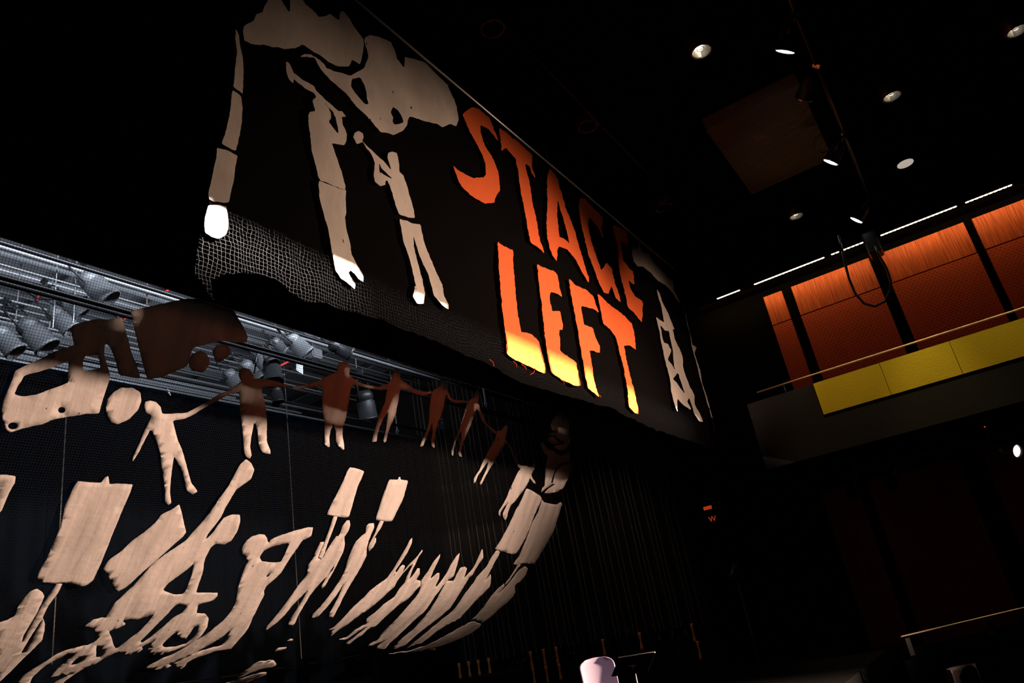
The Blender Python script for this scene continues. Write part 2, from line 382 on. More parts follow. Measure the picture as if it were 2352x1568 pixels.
# ================================================================== the big banner
banner = thing('stage_banner', 'huge black gauze banner with torn orange capital letters and pale cutout figures', 'banner', (9, YB, 4))
for _ in (0,): banner.location = (0, 0, 0)
edge = [(556, 40), (600, -70), (760, -120), (940, 95), (1072, 214), (1240, 355), (1414, 502), (1500, 610), (1566, 688), (1600, 810), (1630, 930), (1664, 1036), (1600, 1014), (1500, 984), (1420, 940), (1300, 905), (1230, 885), (1180, 866), (1120, 830), (1040, 796), (930, 752), (880, 728), (850, 724), (800, 708), (760, 692), (730, 692), (700, 686), (660, 652), (640, 640), (600, 626), (560, 622), (520, 628), (487, 640), (492, 690), (478, 668), (462, 645), (448, 622), (452, 590), (465, 540), (490, 430), (520, 270), (545, 130)]
OPEN = []                                                # the gauze is cut away behind the low pieces, which hang in the openings
def P(*a, **k):
    if max(p[1] for p in a[1]) > 690 or a[0] == 'cutout_arm' and max(p[1] for p in a[1]) > 540 or (a[0] == 'cutout_figure' and max(p[1] for p in a[1]) > 600):
        if a[0] not in ('cutout_strip', 'cutout_beast'):
            cx = sum(p[0] for p in a[1]) / len(a[1]); L = [PLANE.uv(x + (1.2 if x < cx else -1.2), y) for x, y in a[1]]; K = []
            for p, q in zip(L, L[1:] + L[:1]):           # only the part hanging below the top of the openings
                if p[1] <= 4.76: K.append(p)
                if (p[1] <= 4.76) != (q[1] <= 4.76): t = (4.76 - p[1]) / (q[1] - p[1]); K.append((p[0] + t * (q[0] - p[0]), 4.76))
            if len(K) > 2: OPEN.append([onpic(u, YB, v) for u, v in K])
    return patch(a[0], PLANE, a[1], a[2], banner, **k)
P('cutout_arm', R1((428, 202), (455, 260), (462, 340), (485, 470), (484, 560), (476, 640), (470, 712), (400, 655), (412, 580), (420, 500), (430, 440), (438, 390), (425, 290)), 'paper', label='pointed top piece of the long cutout arm')
P('cutout_arm', R1((393, 680), (460, 728), (465, 820), (452, 960), (432, 1060), (400, 1162), (292, 1105), (320, 1040), (355, 920), (375, 800), (385, 720)), 'paper', label='second piece of the long cutout arm')
P('cutout_arm', R1((255, 1138), (325, 1148), (418, 1192), (400, 1260), (375, 1400), (345, 1500), (330, 1565), (300, 1568), (210, 1558), (175, 1538), (176, 1490), (210, 1380), (235, 1270), (248, 1200)), 'paper', wr=.015, label='creased third piece of the long cutout arm')
P('cutout_arm', R2((175, 250), (255, 248), (312, 262), (322, 330), (325, 430), (300, 480), (265, 505), (235, 512), (195, 500), (145, 465), (140, 400), (155, 320)), 'paper', label='rounded end piece of the long cutout arm')
P('cutout_cloud', R1((480, 230), (485, 185), (560, 145), (575, 100), (620, 85), (630, 45), (655, 0), (670, -70), (740, -80), (760, 20), (818, 100), (815, 0), (822, -60), (890, -50), (930, 30), (1020, 100), (1040, 130), (1090, 125), (1120, 108), (1195, 160), (1200, 95), (1225, 90), (1270, 140), (1310, 215), (1365, 285), (1385, 310), (1378, 430), (1360, 490), (1330, 475), (1295, 455), (1280, 505), (1200, 505), (1120, 475), (1060, 430), (1000, 400), (920, 340), (870, 365), (790, 372), (740, 355), (690, 350), (640, 330), (580, 330), (530, 315), (490, 290)), 'paper', wr=.014, stretch=(1.5, 4), label='topmost jagged cloud of pale cloth')
P('cutout_cloud', R1((905, 430), (930, 412), (980, 412), (1030, 440), (1090, 490), (1110, 520), (1190, 550), (1280, 580), (1340, 550), (1390, 520), (1420, 430), (1410, 390), (1385, 320), (1390, 290), (1430, 272), (1520, 295), (1590, 325), (1610, 380), (1625, 450), (1685, 530), (1690, 440), (1740, 450), (1850, 490), (1920, 570), (2010, 650), (2050, 740), (2085, 820), (2097, 920), (2075, 980), (2030, 960), (1975, 985), (1940, 960), (1860, 940), (1790, 915), (1728, 895), (1715, 960), (1690, 1000), (1610, 1035), (1580, 1020), (1520, 1010), (1470, 955), (1410, 885), (1340, 820), (1260, 720), (1150, 620), (1075, 545), (1040, 490), (1010, 440), (960, 432)), 'paper',
  holes=[R1((1293, 605), (1360, 590), (1400, 655), (1428, 795), (1400, 797), (1330, 710), (1295, 660)), R1((1610, 818), (1650, 850), (1680, 900), (1690, 940), (1630, 952), (1610, 930), (1615, 905), (1592, 860))], wr=.014, stretch=(1.5, 4), label='jagged cloud of pale cloth with two holes')
P('cutout_figure', R1((800, 460), (830, 480), (855, 545), (920, 600), (1010, 650), (1030, 690), (1100, 765), (1190, 845), (1225, 850), (1255, 890), (1220, 893), (1230, 950), (1262, 1020), (1262, 1065), (1240, 1110), (1200, 1100), (1148, 1093), (1165, 1150), (1200, 1250), (1235, 1360), (1250, 1420), (1248, 1450), (1215, 1445), (1140, 1415), (1045, 1375), (1020, 1260), (990, 1150), (980, 1030), (968, 930), (965, 880), (975, 855), (1020, 845), (1000, 775), (1005, 760), (1030, 740), (1010, 705), (950, 670), (890, 625), (862, 600), (853, 632), (825, 600), (805, 540)), 'paper',
  holes=[R1((1090, 782), (1120, 820), (1150, 850), (1175, 905), (1198, 1010), (1190, 1015), (1160, 985), (1120, 930), (1140, 905), (1135, 860), (1115, 820))], label='tall pale cutout figure reaching up a stick')
P('cutout_figure', R2((1043, 50), (1130, 85), (1215, 115), (1250, 122), (1248, 200), (1255, 300), (1240, 330), (1250, 420), (1280, 520), (1290, 610), (1330, 690), (1385, 780), (1380, 825), (1345, 805), (1310, 760), (1280, 740), (1265, 755), (1285, 790), (1320, 840), (1315, 880), (1280, 850), (1210, 800), (1165, 735), (1150, 660), (1130, 560), (1110, 430), (1070, 290), (1045, 170), (1035, 80)), 'paper', label='lower body of the tall cutout figure with a forked foot')
P('cutout_figure', R1((1350, 997), (1385, 1020), (1388, 1055), (1378, 1075), (1420, 1120), (1490, 1185), (1540, 1230), (1600, 1300), (1570, 1200), (1575, 1170), (1610, 1158), (1645, 1170), (1660, 1230), (1665, 1310), (1700, 1345), (1725, 1430), (1745, 1520), (1770, 1600), (1783, 1666), (1740, 1664), (1663, 1639), (1640, 1574), (1600, 1444), (1572, 1372), (1558, 1385), (1560, 1410), (1520, 1425), (1475, 1390), (1468, 1340), (1478, 1240), (1450, 1180), (1410, 1130), (1385, 1085), (1338, 1103), (1325, 1080), (1310, 1045), (1322, 1015)), 'paper',
  holes=[R1((1508, 1240), (1530, 1290), (1570, 1325), (1612, 1362), (1595, 1362), (1545, 1335), (1525, 1315), (1515, 1330))], label='smaller pale cutout figure raising a club')
P('cutout_figure', R2((1665, 340), (1720, 352), (1760, 375), (1825, 382), (1850, 500), (1890, 620), (1945, 760), (1985, 855), (1995, 930), (2028, 1000), (2030, 1040), (1985, 1010), (1920, 930), (1912, 880), (1880, 770), (1830, 660), (1800, 570), (1770, 470), (1775, 560), (1810, 700), (1838, 820), (1852, 920), (1835, 997), (1790, 995), (1757, 935), (1775, 880), (1775, 855), (1785, 860), (1770, 780), (1740, 640), (1690, 490), (1675, 400)), 'paper', label='two legs of the smaller cutout figure')
LET = {}
def letter(ch, pts, holes=(), word=''): LET[ch] = P('letter', pts, 'orange', holes=holes, jit=.9, step=5, label='ragged orange cloth letter %s in the %s word' % (ch, word))
letter('S', R3((195, 150), (270, 88), (330, 110), (410, 185), (440, 270), (475, 355), (450, 330), (400, 265), (330, 235), (328, 290), (370, 400), (420, 480), (450, 550), (470, 620), (472, 730), (430, 800), (420, 835), (345, 840), (280, 800), (200, 740), (150, 670), (130, 600), (118, 548), (160, 590), (260, 645), (340, 640), (362, 620), (362, 540), (340, 460), (290, 365), (245, 280), (210, 190)), word='upper')
letter('T', R3((477, 250), (560, 310), (650, 385), (700, 430), (735, 465), (730, 545), (757, 635), (735, 600), (715, 545), (680, 525), (690, 590), (715, 690), (740, 850), (765, 990), (780, 1100), (820, 1215), (770, 1170), (710, 1135), (690, 1050), (670, 900), (640, 720), (620, 560), (605, 490), (530, 405), (495, 430), (492, 350)), word='upper')
letter('A', R3((868, 562), (910, 595), (940, 640), (945, 690), (970, 745), (1000, 860), (1060, 990), (1100, 1130), (1140, 1280), (1180, 1395), (1175, 1430), (1120, 1350), (1060, 1240), (1010, 1190), (935, 1155), (920, 1200), (917, 1275), (880, 1230), (855, 1160), (840, 1050), (845, 900), (852, 750), (853, 600)), [R3((935, 795), (955, 880), (985, 960), (1005, 1050), (1022, 1140), (1000, 1110), (945, 1085), (935, 1060), (930, 900))], word='upper')
letter('G', R3((1125, 775), (1160, 785), (1200, 830), (1250, 880), (1295, 930), (1290, 1010), (1305, 1078), (1290, 1070), (1265, 1000), (1195, 920), (1185, 960), (1200, 1060), (1235, 1190), (1285, 1330), (1305, 1310)) + R4((1040, 155), (1075, 200), (1100, 310), (1140, 440), (1110, 410), (1085, 360), (1075, 320), (1055, 375), (1020, 370), (985, 310), (950, 220)) + R3((1185, 1220), (1150, 1060), (1115, 900), (1112, 830)), word='upper')
letter('E', R3((1360, 985), (1465, 1040), (1472, 1155), (1420, 1105), (1445, 1260), (1480, 1310), (1515, 1350), (1530, 1450)) + R4((1185, 285), (1200, 350), (1230, 400), (1278, 440), (1278, 590), (1240, 530), (1185, 475), (1165, 380), (1140, 280), (1120, 170)) + R3((1410, 1200), (1385, 1090)), word='upper')
letter('L', R4((230, 25), (270, 55), (345, 85), (345, 180), (365, 330), (385, 500), (405, 600), (415, 655), (480, 665), (540, 715), (560, 800), (585, 890), (588, 950), (520, 920), (430, 880), (340, 835), (312, 810), (312, 720), (290, 560), (265, 370), (245, 200)), word='lower')
letter('E', R4((515, 180), (560, 205), (640, 230), (665, 260), (675, 340), (697, 410), (655, 385), (612, 378), (610, 430), (630, 510), (685, 510), (705, 600), (705, 640), (680, 640), (690, 790), (740, 830), (800, 870), (815, 960), (830, 1035), (790, 1035), (690, 985), (625, 935), (605, 830), (585, 680), (560, 500), (535, 330)), word='lower')
letter('F', R4((748, 280), (790, 325), (880, 355), (935, 400), (950, 450), (975, 515), (930, 490), (835, 470), (855, 600), (920, 625), (940, 690), (975, 760), (970, 803), (930, 790), (895, 785), (910, 870), (918, 970), (940, 1060), (962, 1118), (930, 1090), (880, 1050), (860, 960), (840, 830), (815, 660), (785, 500), (755, 350)), word='lower')
letter('T', R4((965, 380), (1000, 400), (1080, 470), (1160, 530), (1215, 590), (1225, 660), (1240, 775), (1200, 745), (1155, 745), (1170, 850), (1190, 950), (1215, 1050), (1240, 1180), (1243, 1235), (1210, 1220), (1175, 1180), (1175, 1080), (1150, 920), (1120, 780), (1100, 680), (1050, 625), (1005, 595), (990, 500)), word='lower')
P('cutout_beast', R4((1245, 25), (1255, 70), (1275, 100), (1310, 100), (1330, 140), (1365, 190), (1430, 250), (1480, 295), (1490, 360), (1535, 455), (1515, 430), (1475, 370), (1430, 330), (1370, 295), (1320, 240), (1270, 195), (1240, 195), (1215, 160), (1197, 90), (1210, 40), (1220, 70), (1235, 60)), 'paper', label='pale cutout beast with two pointed ears')
P('cutout_figure', R4((1362, 350), (1385, 390), (1400, 450), (1440, 520), (1470, 590), (1490, 640), (1475, 640), (1490, 700), (1530, 780), (1548, 850), (1550, 900), (1580, 990), (1610, 1060), (1635, 1105), (1640, 1170), (1695, 1260), (1700, 1288), (1675, 1285), (1640, 1230), (1600, 1120), (1590, 1140), (1620, 1205), (1560, 1165), (1525, 1120), (1528, 1220), (1510, 1180), (1480, 1060), (1470, 980), (1440, 880), (1405, 740), (1385, 640), (1362, 550), (1380, 565), (1415, 590), (1405, 540), (1395, 480), (1370, 400)), 'paper',
  holes=[R4((1390, 605), (1420, 645), (1450, 650), (1470, 740), (1485, 840), (1500, 930), (1480, 890), (1450, 850), (1470, 790), (1445, 740), (1415, 730)), R4((1490, 985), (1520, 940), (1550, 1030), (1575, 1090), (1540, 1050), (1515, 1010))], label='pale cutout of a lean figure carrying a load beside the last letters')
P('cutout_strip', R4((1548, 455), (1565, 490), (1590, 600), (1620, 690), (1625, 745), (1660, 760), (1640, 800), (1660, 860), (1685, 950), (1690, 1020), (1720, 1100), (1760, 1240), (1790, 1375), (1780, 1360), (1755, 1250), (1710, 1100), (1680, 1000), (1650, 860), (1625, 770), (1605, 640), (1575, 520)), 'paper', label='thin pale strip at the end of the banner')
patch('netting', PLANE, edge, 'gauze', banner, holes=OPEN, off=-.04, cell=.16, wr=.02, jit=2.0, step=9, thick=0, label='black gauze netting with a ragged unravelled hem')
for a, b in (((1120, 826), (1130, 842)), ((1195, 838), (1205, 850)), ((1175, 830), (1183, 845)), ((1225, 850), (1214, 862)), ((1285, 872), (1292, 884)), ((1370, 908), (1374, 915))):
    bm = B(); p, q = PLANE.at(*PLANE.uv(*a), .02), PLANE.at(*PLANE.uv(*b), .025); tube(bm, [p, p.lerp(q, .5) + Vector((.02, -.01, 0)), q], .003, 5); obj('loose_thread', bm, 'orange', LET['L' if a[0] < 1240 else 'E' if a[0] < 1330 else 'F'])
def pipe_thing(name, label, cat, y, z, x0, x1, r, m, group=None, n=14):
    bm = B(); tube(bm, [(x0, 0, 0), (x1, 0, 0)], r, n); o = obj(name, bm, m, smooth=True); o.location = (0, y, z); return tag(o, label, cat, group)
zp = onY(1240, 361, YB).z
pp = pipe_thing('hanging_pipe', 'thin steel pipe along the top edge of the lettered banner', 'pipe', YB, zp + .03, 3.0, 15.4, .018, 'bright')
pipe_thing('hanging_pipe', 'bare thin steel pipe under the ceiling, in front of the banner pipe', 'pipe', onZ(1430, 340, 8.5).y, 8.5, 6.5, 14.2, .010, 'darkpipe')
for i, x in enumerate((4.2, 9.6, 14.6)):
    bm = B(); tube(bm, [(0, 0, 0), (0, 0, 8.72 - zp - .04)], .006, 6); o = obj('suspension_wire', bm, 'steel'); o.location = (x, YB, zp + .045)
    tag(o, 'thin wire holding the %s of the banner pipe to the ceiling' % ('near end', 'middle', 'far end')[i], 'wire', 'wires of the banner pipe')

# ================================================================== the hanging net with the paper parade
net = thing('paper_net', 'black string net sagging like a sail, sewn with a parade of brown paper cutouts', 'net')
bm = B()                                                  # every cord of the net a narrow band following the sag
X0, X1, CELL = -.6, 14.15, .075
def band(a, b, wv):
    pass
nv = 74
def cord_row(pts, wv):
    vs = []
    for i, p in enumerate(pts):
        vs.append((bm.verts.new(p - wv), bm.verts.new(p + wv)))
    for a, b in zip(vs, vs[1:]): bm.faces.new((a[0], a[1], b[1], b[0]))
s_top, s_end = 0.0, PS[-1]
x = X0
while x <= X1:
    ph = random.uniform(0, 9)
    cord_row([SAIL.at(x + .006 * noise.noise(Vector((x, k * .4, ph))), s_top + (s_end - s_top) * k / 60, 0) for k in range(61)], Vector((.0015, 0, 0))); x += .028
s = s_top
while s <= s_end:
    a = SAIL.at(5, s - .0015, 0); b = SAIL.at(5, s + .0015, 0); wv = (b - a) * .5; wv.x = 0
    if wv.length < 1e-4: wv = Vector((0, 0, .0015))
    cord_row([SAIL.at(X0 + (X1 - X0) * k / 60, s, .001) for k in range(61)], wv); s += .028
obj('netting', bm, 'cord', net, label='black net of knotted cord')
bm = B(); tube(bm, [SAIL.at(X0 + (X1 - X0) * k / 40, s_end - .01, 0) for k in range(41)], .008, 6); obj('hem_rope', bm, 'cord', net)
Q = lambda *a, **k: patch(a[0], SAIL, a[1], 'sail', net, **{**dict(off=max(.014, k.get('wr', .014) * 1.35), cell=.085, wr=.014, jit=.35, step=6, stretch=(5, 2)), **k})
def ell(cx, cy, rx, ry, n=18): return [(cx + rx * math.cos(2 * math.pi * i / n), cy + ry * math.sin(2 * math.pi * i / n)) for i in range(n)]
Q('cutout_fish', R5((1140, 760), (1260, 730), (1400, 700), (1520, 675), (1640, 650), (1790, 650), (1900, 670), (2050, 730), (2100, 780), (2150, 870), (2195, 980), (2190, 1040), (2080, 1045), (1990, 1025), (1880, 1050), (1720, 1080), (1700, 1090), (1670, 1160), (1665, 1210), (1640, 1250), (1520, 1310), (1420, 1350), (1300, 1365), (1275, 1300), (1220, 1120), (1180, 940), (1160, 830)), wr=.05, stretch=(2.2, .8), label='broad folded cutout at the top of the net')
Q('cutout_scrap', R5((1690, 1180), (1720, 1150), (1790, 1115), (1850, 1140), (1880, 1200), (1870, 1250), (1820, 1310), (1720, 1300), (1690, 1250)))
Q('cutout_scrap', R5((1900, 1110), (1960, 1060), (2030, 1055), (2070, 1110), (2060, 1160), (1980, 1220), (1930, 1210)))
Q('cutout_hand', R5((620, 920), (640, 885), (740, 855), (860, 830), (960, 835), (1080, 815), (1100, 880), (1120, 980), (1160, 1100), (1215, 1240), (1240, 1330), (1240, 1365), (1060, 1335), (1030, 1220), (985, 1100), (950, 1055), (925, 1060), (930, 1160), (965, 1290), (980, 1345), (950, 1430)) + R6((955, 240), (905, 370), (870, 495), (770, 500), (610, 530), (470, 555), (360, 600), (200, 635), (90, 668), (45, 655), (15, 580), (5, 470), (20, 400), (55, 300), (110, 170)) + R5((130, 1290), (160, 1275), (330, 1200), (480, 1120), (600, 1080), (650, 1060), (630, 990)),
  holes=[R6((603, 25), (540, 55), (350, 125), (215, 160), (190, 200), (150, 260), (120, 330), (200, 352), (330, 325), (450, 280), (560, 238), (602, 215), (600, 120)), R5((740, 1160), (870, 1150), (885, 1200), (900, 1275), (725, 1295)), R6(*ell(545, 470, 33, 28)), R6(*ell(105, 610, 46, 32))], wr=.022, label='cutout of a bent arm and torso with round holes')
Q('cutout_ball', R6((940, 430), (950, 380), (1010, 310), (1080, 268), (1180, 270), (1250, 310), (1258, 390), (1230, 470), (1150, 550), (1050, 597), (980, 575), (950, 500)), label='round brown paper disc')
fig = lambda pts, lab, holes=(), **k: Q('cutout_figure', pts, holes=holes, label=lab, **k)
fig(R6((1285, 440), (1300, 395), (1345, 385), (1400, 402), (1435, 440), (1448, 503), (1530, 503), (1660, 495), (1770, 445), (1870, 390), (1970, 325), (2080, 290), (2080, 320), (2030, 345), (1900, 415), (1820, 460), (1740, 510), (1650, 545), (1545, 565), (1560, 640), (1590, 740), (1630, 830), (1660, 920), (1690, 1030), (1720, 1130), (1785, 1210), (1735, 1238), (1700, 1215), (1680, 1205), (1660, 1110), (1630, 1010), (1590, 940), (1560, 890), (1545, 960), (1530, 1080), (1525, 1220), (1540, 1310), (1515, 1328), (1485, 1310), (1478, 1260), (1480, 1200), (1465, 1080), (1445, 950), (1435, 860), (1400, 760), (1360, 660), (1340, 650), (1300, 730), (1240, 850), (1200, 910), (1190, 930), (1178, 920), (1190, 885), (1240, 780), (1300, 640), (1355, 530), (1340, 510), (1300, 495)), 'first child of the hand-holding chain, fully lit')
fig(S1((185, 560), (190, 500), (230, 483), (280, 500), (320, 560), (310, 585), (400, 585), (500, 600), (620, 640), (720, 660), (720, 668), (600, 668), (500, 660), (400, 655), (390, 690), (415, 780), (430, 900), (440, 1000), (440, 1150), (470, 1230), (470, 1265), (400, 1250), (370, 1190), (355, 1060), (335, 985), (320, 985), (300, 1100), (290, 1200), (305, 1270), (290, 1305), (255, 1290), (235, 1250), (225, 1100), (205, 920), (195, 800), (190, 700), (120, 720), (100, 690), (130, 660), (205, 610)), 'stout second figure of the hand-holding chain')
fig(S1((1065, 500), (1080, 445), (1120, 430), (1165, 450), (1178, 500), (1170, 550), (1230, 600), (1330, 640), (1450, 660), (1520, 650), (1520, 680), (1440, 685), (1330, 665), (1230, 640), (1190, 650), (1180, 760), (1150, 950), (1125, 1010), (1118, 1080), (1132, 1215), (1120, 1222), (1080, 1190), (1060, 1150), (1055, 1060), (1035, 985), (1010, 1040), (995, 1110), (998, 1190), (985, 1198), (955, 1170), (955, 1080), (960, 990), (940, 880), (930, 760), (935, 650), (830, 665), (720, 672), (610, 668), (610, 650), (760, 650), (900, 605), (1000, 545), (1060, 530)), 'long-coated third figure of the hand-holding chain')
fig(S1((1560, 560), (1570, 515), (1610, 495), (1640, 540), (1635, 590), (1700, 630), (1760, 680), (1850, 705), (1925, 695), (1920, 720), (1830, 740), (1770, 725), (1700, 685), (1640, 680), (1625, 760), (1600, 900), (1560, 1000), (1530, 1080), (1510, 1150), (1495, 1160), (1485, 1140), (1510, 1060), (1520, 960), (1530, 880), (1490, 940), (1460, 1010), (1435, 1090), (1425, 1150), (1385, 1155), (1400, 1100), (1430, 1000), (1450, 920), (1500, 800), (1510, 740), (1520, 680), (1450, 690), (1450, 655), (1530, 630), (1560, 590)), 'fourth figure of the hand-holding chain')
fig(S1((1985, 620), (2000, 585), (2030, 585), (2045, 620), (2040, 670), (2060, 700), (2100, 770), (2180, 780), (2250, 785), (2245, 800), (2120, 805), (2070, 770), (2040, 720), (2030, 830), (2000, 920), (1975, 1000), (1950, 1090), (1945, 1150), (1948, 1190), (1940, 1210), (1920, 1190), (1915, 1140), (1925, 1060), (1920, 980), (1900, 1040), (1870, 1110), (1840, 1190), (1812, 1195), (1830, 1150), (1870, 1060), (1890, 980), (1900, 850), (1915, 720), (1935, 690), (1965, 665), (1990, 655)), 'fifth figure of the hand-holding chain')
fig(S2((740, 330), (755, 285), (785, 285), (785, 330), (770, 400), (785, 450), (810, 520), (850, 600), (920, 660), (940, 670), (925, 690), (850, 625), (800, 560), (760, 460), (740, 500), (700, 620), (650, 730), (625, 800), (610, 850), (622, 895), (600, 890), (585, 860), (600, 800), (615, 740), (620, 660), (570, 750), (550, 820), (545, 885), (530, 880), (527, 840), (560, 740), (600, 650), (630, 560), (655, 480), (670, 420), (700, 380), (735, 360)), 'sixth figure of the hand-holding chain')
fig(S2((985, 650), (1000, 620), (1030, 605), (1038, 640), (1020, 700), (1010, 735), (1060, 800), (1090, 880), (1120, 940), (1150, 970), (1130, 985), (1100, 930), (1060, 840), (1020, 760), (960, 850), (920, 920), (880, 980), (840, 1050), (800, 1130), (785, 1145), (780, 1130), (805, 1070), (840, 1000), (855, 930), (800, 1000), (760, 1060), (740, 1120), (725, 1130), (722, 1090), (770, 1010), (820, 910), (870, 820), (920, 740), (935, 690), (945, 660), (970, 660)), 'seventh figure of the hand-holding chain, lit from the waist down')
fig(S2((1250, 980), (1270, 945), (1282, 960), (1275, 1010), (1250, 1050), (1255, 1080), (1285, 1115), (1293, 1138), (1270, 1130), (1235, 1085), (1220, 1120), (1190, 1180), (1140, 1240), (1100, 1290), (1060, 1330), (1035, 1400), (1028, 1440), (1015, 1468), (995, 1440), (990, 1400), (1010, 1360), (1040, 1295), (1000, 1340), (970, 1390), (968, 1425), (950, 1415), (950, 1380), (1000, 1300), (1040, 1200), (1080, 1110), (1120, 1030), (1148, 1000), (1125, 985), (1115, 965), (1150, 970), (1200, 972), (1222, 985)), 'last figure of the hand-holding chain beside the tall placards')
rat = Q('cutout_rat', S2((1420, 600), (1440, 560), (1490, 505), (1540, 498), (1610, 520), (1630, 535), (1620, 570), (1600, 600), (1590, 700), (1588, 770), (1585, 800), (1560, 835), (1500, 840), (1450, 800), (1480, 790), (1535, 785), (1560, 770), (1535, 760), (1475, 730), (1450, 705), (1410, 700), (1400, 690), (1440, 680), (1470, 670), (1430, 650)), label='upper half of the standing rat cutout')
Q('cutout_rat', S2((1390, 745), (1410, 715), (1445, 715), (1475, 750), (1520, 775), (1440, 780)), label='raised paw of the rat cutout')
Q('cutout_rat', S2((1330, 765), (1350, 765), (1370, 798), (1415, 838), (1430, 832), (1480, 868), (1530, 885), (1575, 865), (1597, 838), (1600, 900), (1605, 990), (1620, 985), (1655, 850), (1640, 930), (1620, 1000), (1590, 1080), (1560, 1120), (1540, 1175), (1480, 1210), (1400, 1225), (1365, 1220), (1420, 1170), (1470, 1140), (1440, 1140), (1420, 1160), (1380, 1180), (1335, 1215), (1345, 1180), (1370, 1150), (1375, 1080), (1380, 980), (1400, 890), (1360, 860), (1335, 800)),
  holes=[S2((1600, 950), (1540, 970), (1485, 1010), (1458, 1070), (1442, 1135), (1430, 1130), (1448, 1060), (1475, 1000), (1530, 955), (1585, 940))], label='lower half of the rat cutout with a thin tail')
for cx, cy in ((1543, 535), (1595, 545)):
    bm = B(); tube(bm, [SAIL.at(*SAIL.uv(*S2(p)[0]), .03) for p in ell(cx, cy, 17, 24, 16) + [(cx + 17, cy)]], .006, 5); obj('eye_ring', bm, 'cord', rat)
Q('cutout_placard', R6((-60, 1050), (0, 1050), (60, 1050), (130, 1060), (120, 1120), (70, 1200), (30, 1300), (0, 1370), (-60, 1440)), label='placard cut off by the picture edge')
Q('cutout_placard', R6((680, 1100), (780, 1110), (895, 1115), (930, 1070), (960, 1060), (965, 1090), (970, 1130), (1090, 1120), (1172, 1128), (1150, 1200), (1090, 1340), (1030, 1500)) + R7((1000, 200), (950, 330), (890, 480), (820, 620), (770, 650), (680, 657), (560, 652), (430, 655), (330, 630), (312, 590), (340, 520), (400, 420), (480, 240), (530, 100)) + R6((560, 1330), (620, 1200)), wr=.035, stretch=(4, 1), label='largest crumpled placard, on a long pole')
fig(R7((120, 960), (150, 890), (200, 820), (260, 745), (330, 715), (380, 745), (395, 775), (370, 840), (310, 960), (250, 1060), (210, 1130), (190, 1200), (250, 1080), (350, 900), (440, 760), (510, 650), (560, 650), (520, 740), (440, 850), (380, 970), (400, 1020), (395, 1090), (375, 1170), (300, 1250), (200, 1350), (100, 1450), (0, 1540), (-60, 1590), (-60, 1040), (0, 1010), (60, 990)), 'figure gripping the pole of the largest placard', [R7((385, 985), (330, 1080), (270, 1180), (200, 1300), (190, 1290), (240, 1200), (300, 1100), (355, 1015))])
Q('cutout_placard', R7((910, 525), (970, 440), (1080, 370), (1200, 270), (1300, 200), (1400, 115), (1450, 50), (1540, 5), (1610, -45), (1635, 30), (1650, 120), (1668, 200), (1640, 240), (1560, 310), (1450, 400), (1340, 490), (1220, 590), (1110, 690), (1040, 728), (1000, 690), (965, 610), (940, 550)), wr=.03, stretch=(2, 2), label='tilted oblong placard beside the raised arm')
fig(R6((2215, 915), (2260, 950), (2285, 1010), (2260, 1090), (2200, 1140), (2130, 1190), (2080, 1260), (2030, 1340)) + R7((2015, 0), (1980, 70), (1930, 140), (1870, 220), (1845, 265), (1860, 260), (1920, 200), (1960, 140), (2010, 80), (2080, 50), (2150, 45), (2155, 110), (2130, 200), (2080, 280), (2010, 315), (1940, 310), (1890, 350), (1840, 430), (1825, 480), (1810, 560), (1780, 650), (1750, 735), (1850, 740), (1945, 735), (1945, 770), (1910, 810), (1830, 830), (1770, 840), (1755, 920), (1840, 930), (1870, 970), (1855, 1050), (1800, 1120), (1700, 1190), (1560, 1260), (1400, 1303), (1335, 1290), (1325, 1250), (1350, 1190), (1390, 1155), (1330, 1190), (1270, 1220), (1280, 1245), (1240, 1280), (1150, 1295), (1040, 1285), (1000, 1300), (930, 1335), (840, 1390), (760, 1420), (700, 1460), (600, 1530), (520, 1600), (420, 1600), (520, 1540), (640, 1475), (540, 1500), (435, 1512), (470, 1470), (560, 1390), (670, 1290), (600, 1300), (480, 1360), (370, 1430), (300, 1490), (270, 1550), (270, 1600), (130, 1600), (140, 1555), (190, 1490), (280, 1430), (380, 1370), (480, 1310), (600, 1260), (700, 1225), (780, 1215), (830, 1190), (865, 1160), (845, 1110), (835, 1075), (780, 1075), (740, 1055), (790, 1010), (830, 980), (910, 965), (945, 970), (980, 900), (1020, 830), (1090, 770), (1180, 690), (1250, 610), (1350, 500), (1450, 420), (1560, 350), (1680, 270), (1740, 200), (1830, 100), (1900, 0)) + R6((1960, 1280), (2060, 1150), (2120, 1040), (2160, 960)),
  'rider with a raised arm bent over a bicycle', [R7((1740, 480), (1720, 560), (1680, 660), (1645, 745), (1560, 755), (1455, 720), (1500, 660), (1580, 600), (1660, 540)), R7((1590, 840), (1675, 850), (1620, 920), (1540, 970), (1440, 1060), (1350, 1130), (1265, 1180), (1255, 1165), (1330, 1090), (1420, 1010), (1500, 930), (1550, 870)), R7((1375, 930), (1330, 1000), (1250, 1080), (1150, 1150), (1040, 1240), (1020, 1220), (1000, 1150), (970, 1080), (1060, 1060), (1125, 1020), (1090, 990), (1200, 980), (1290, 950)), R7((1590, 1080), (1580, 1110), (1620, 1150), (1660, 1150), (1690, 1110), (1740, 1040), (1775, 1040), (1760, 1090), (1720, 1140), (1660, 1190), (1560, 1215), (1470, 1225), (1450, 1200), (1500, 1140), (1550, 1100)), R7((865, 1205), (885, 1230), (915, 1300), (900, 1325), (860, 1330)), R7((630, 1400), (680, 1340), (735, 1320), (740, 1350), (690, 1385))], wr=.02)
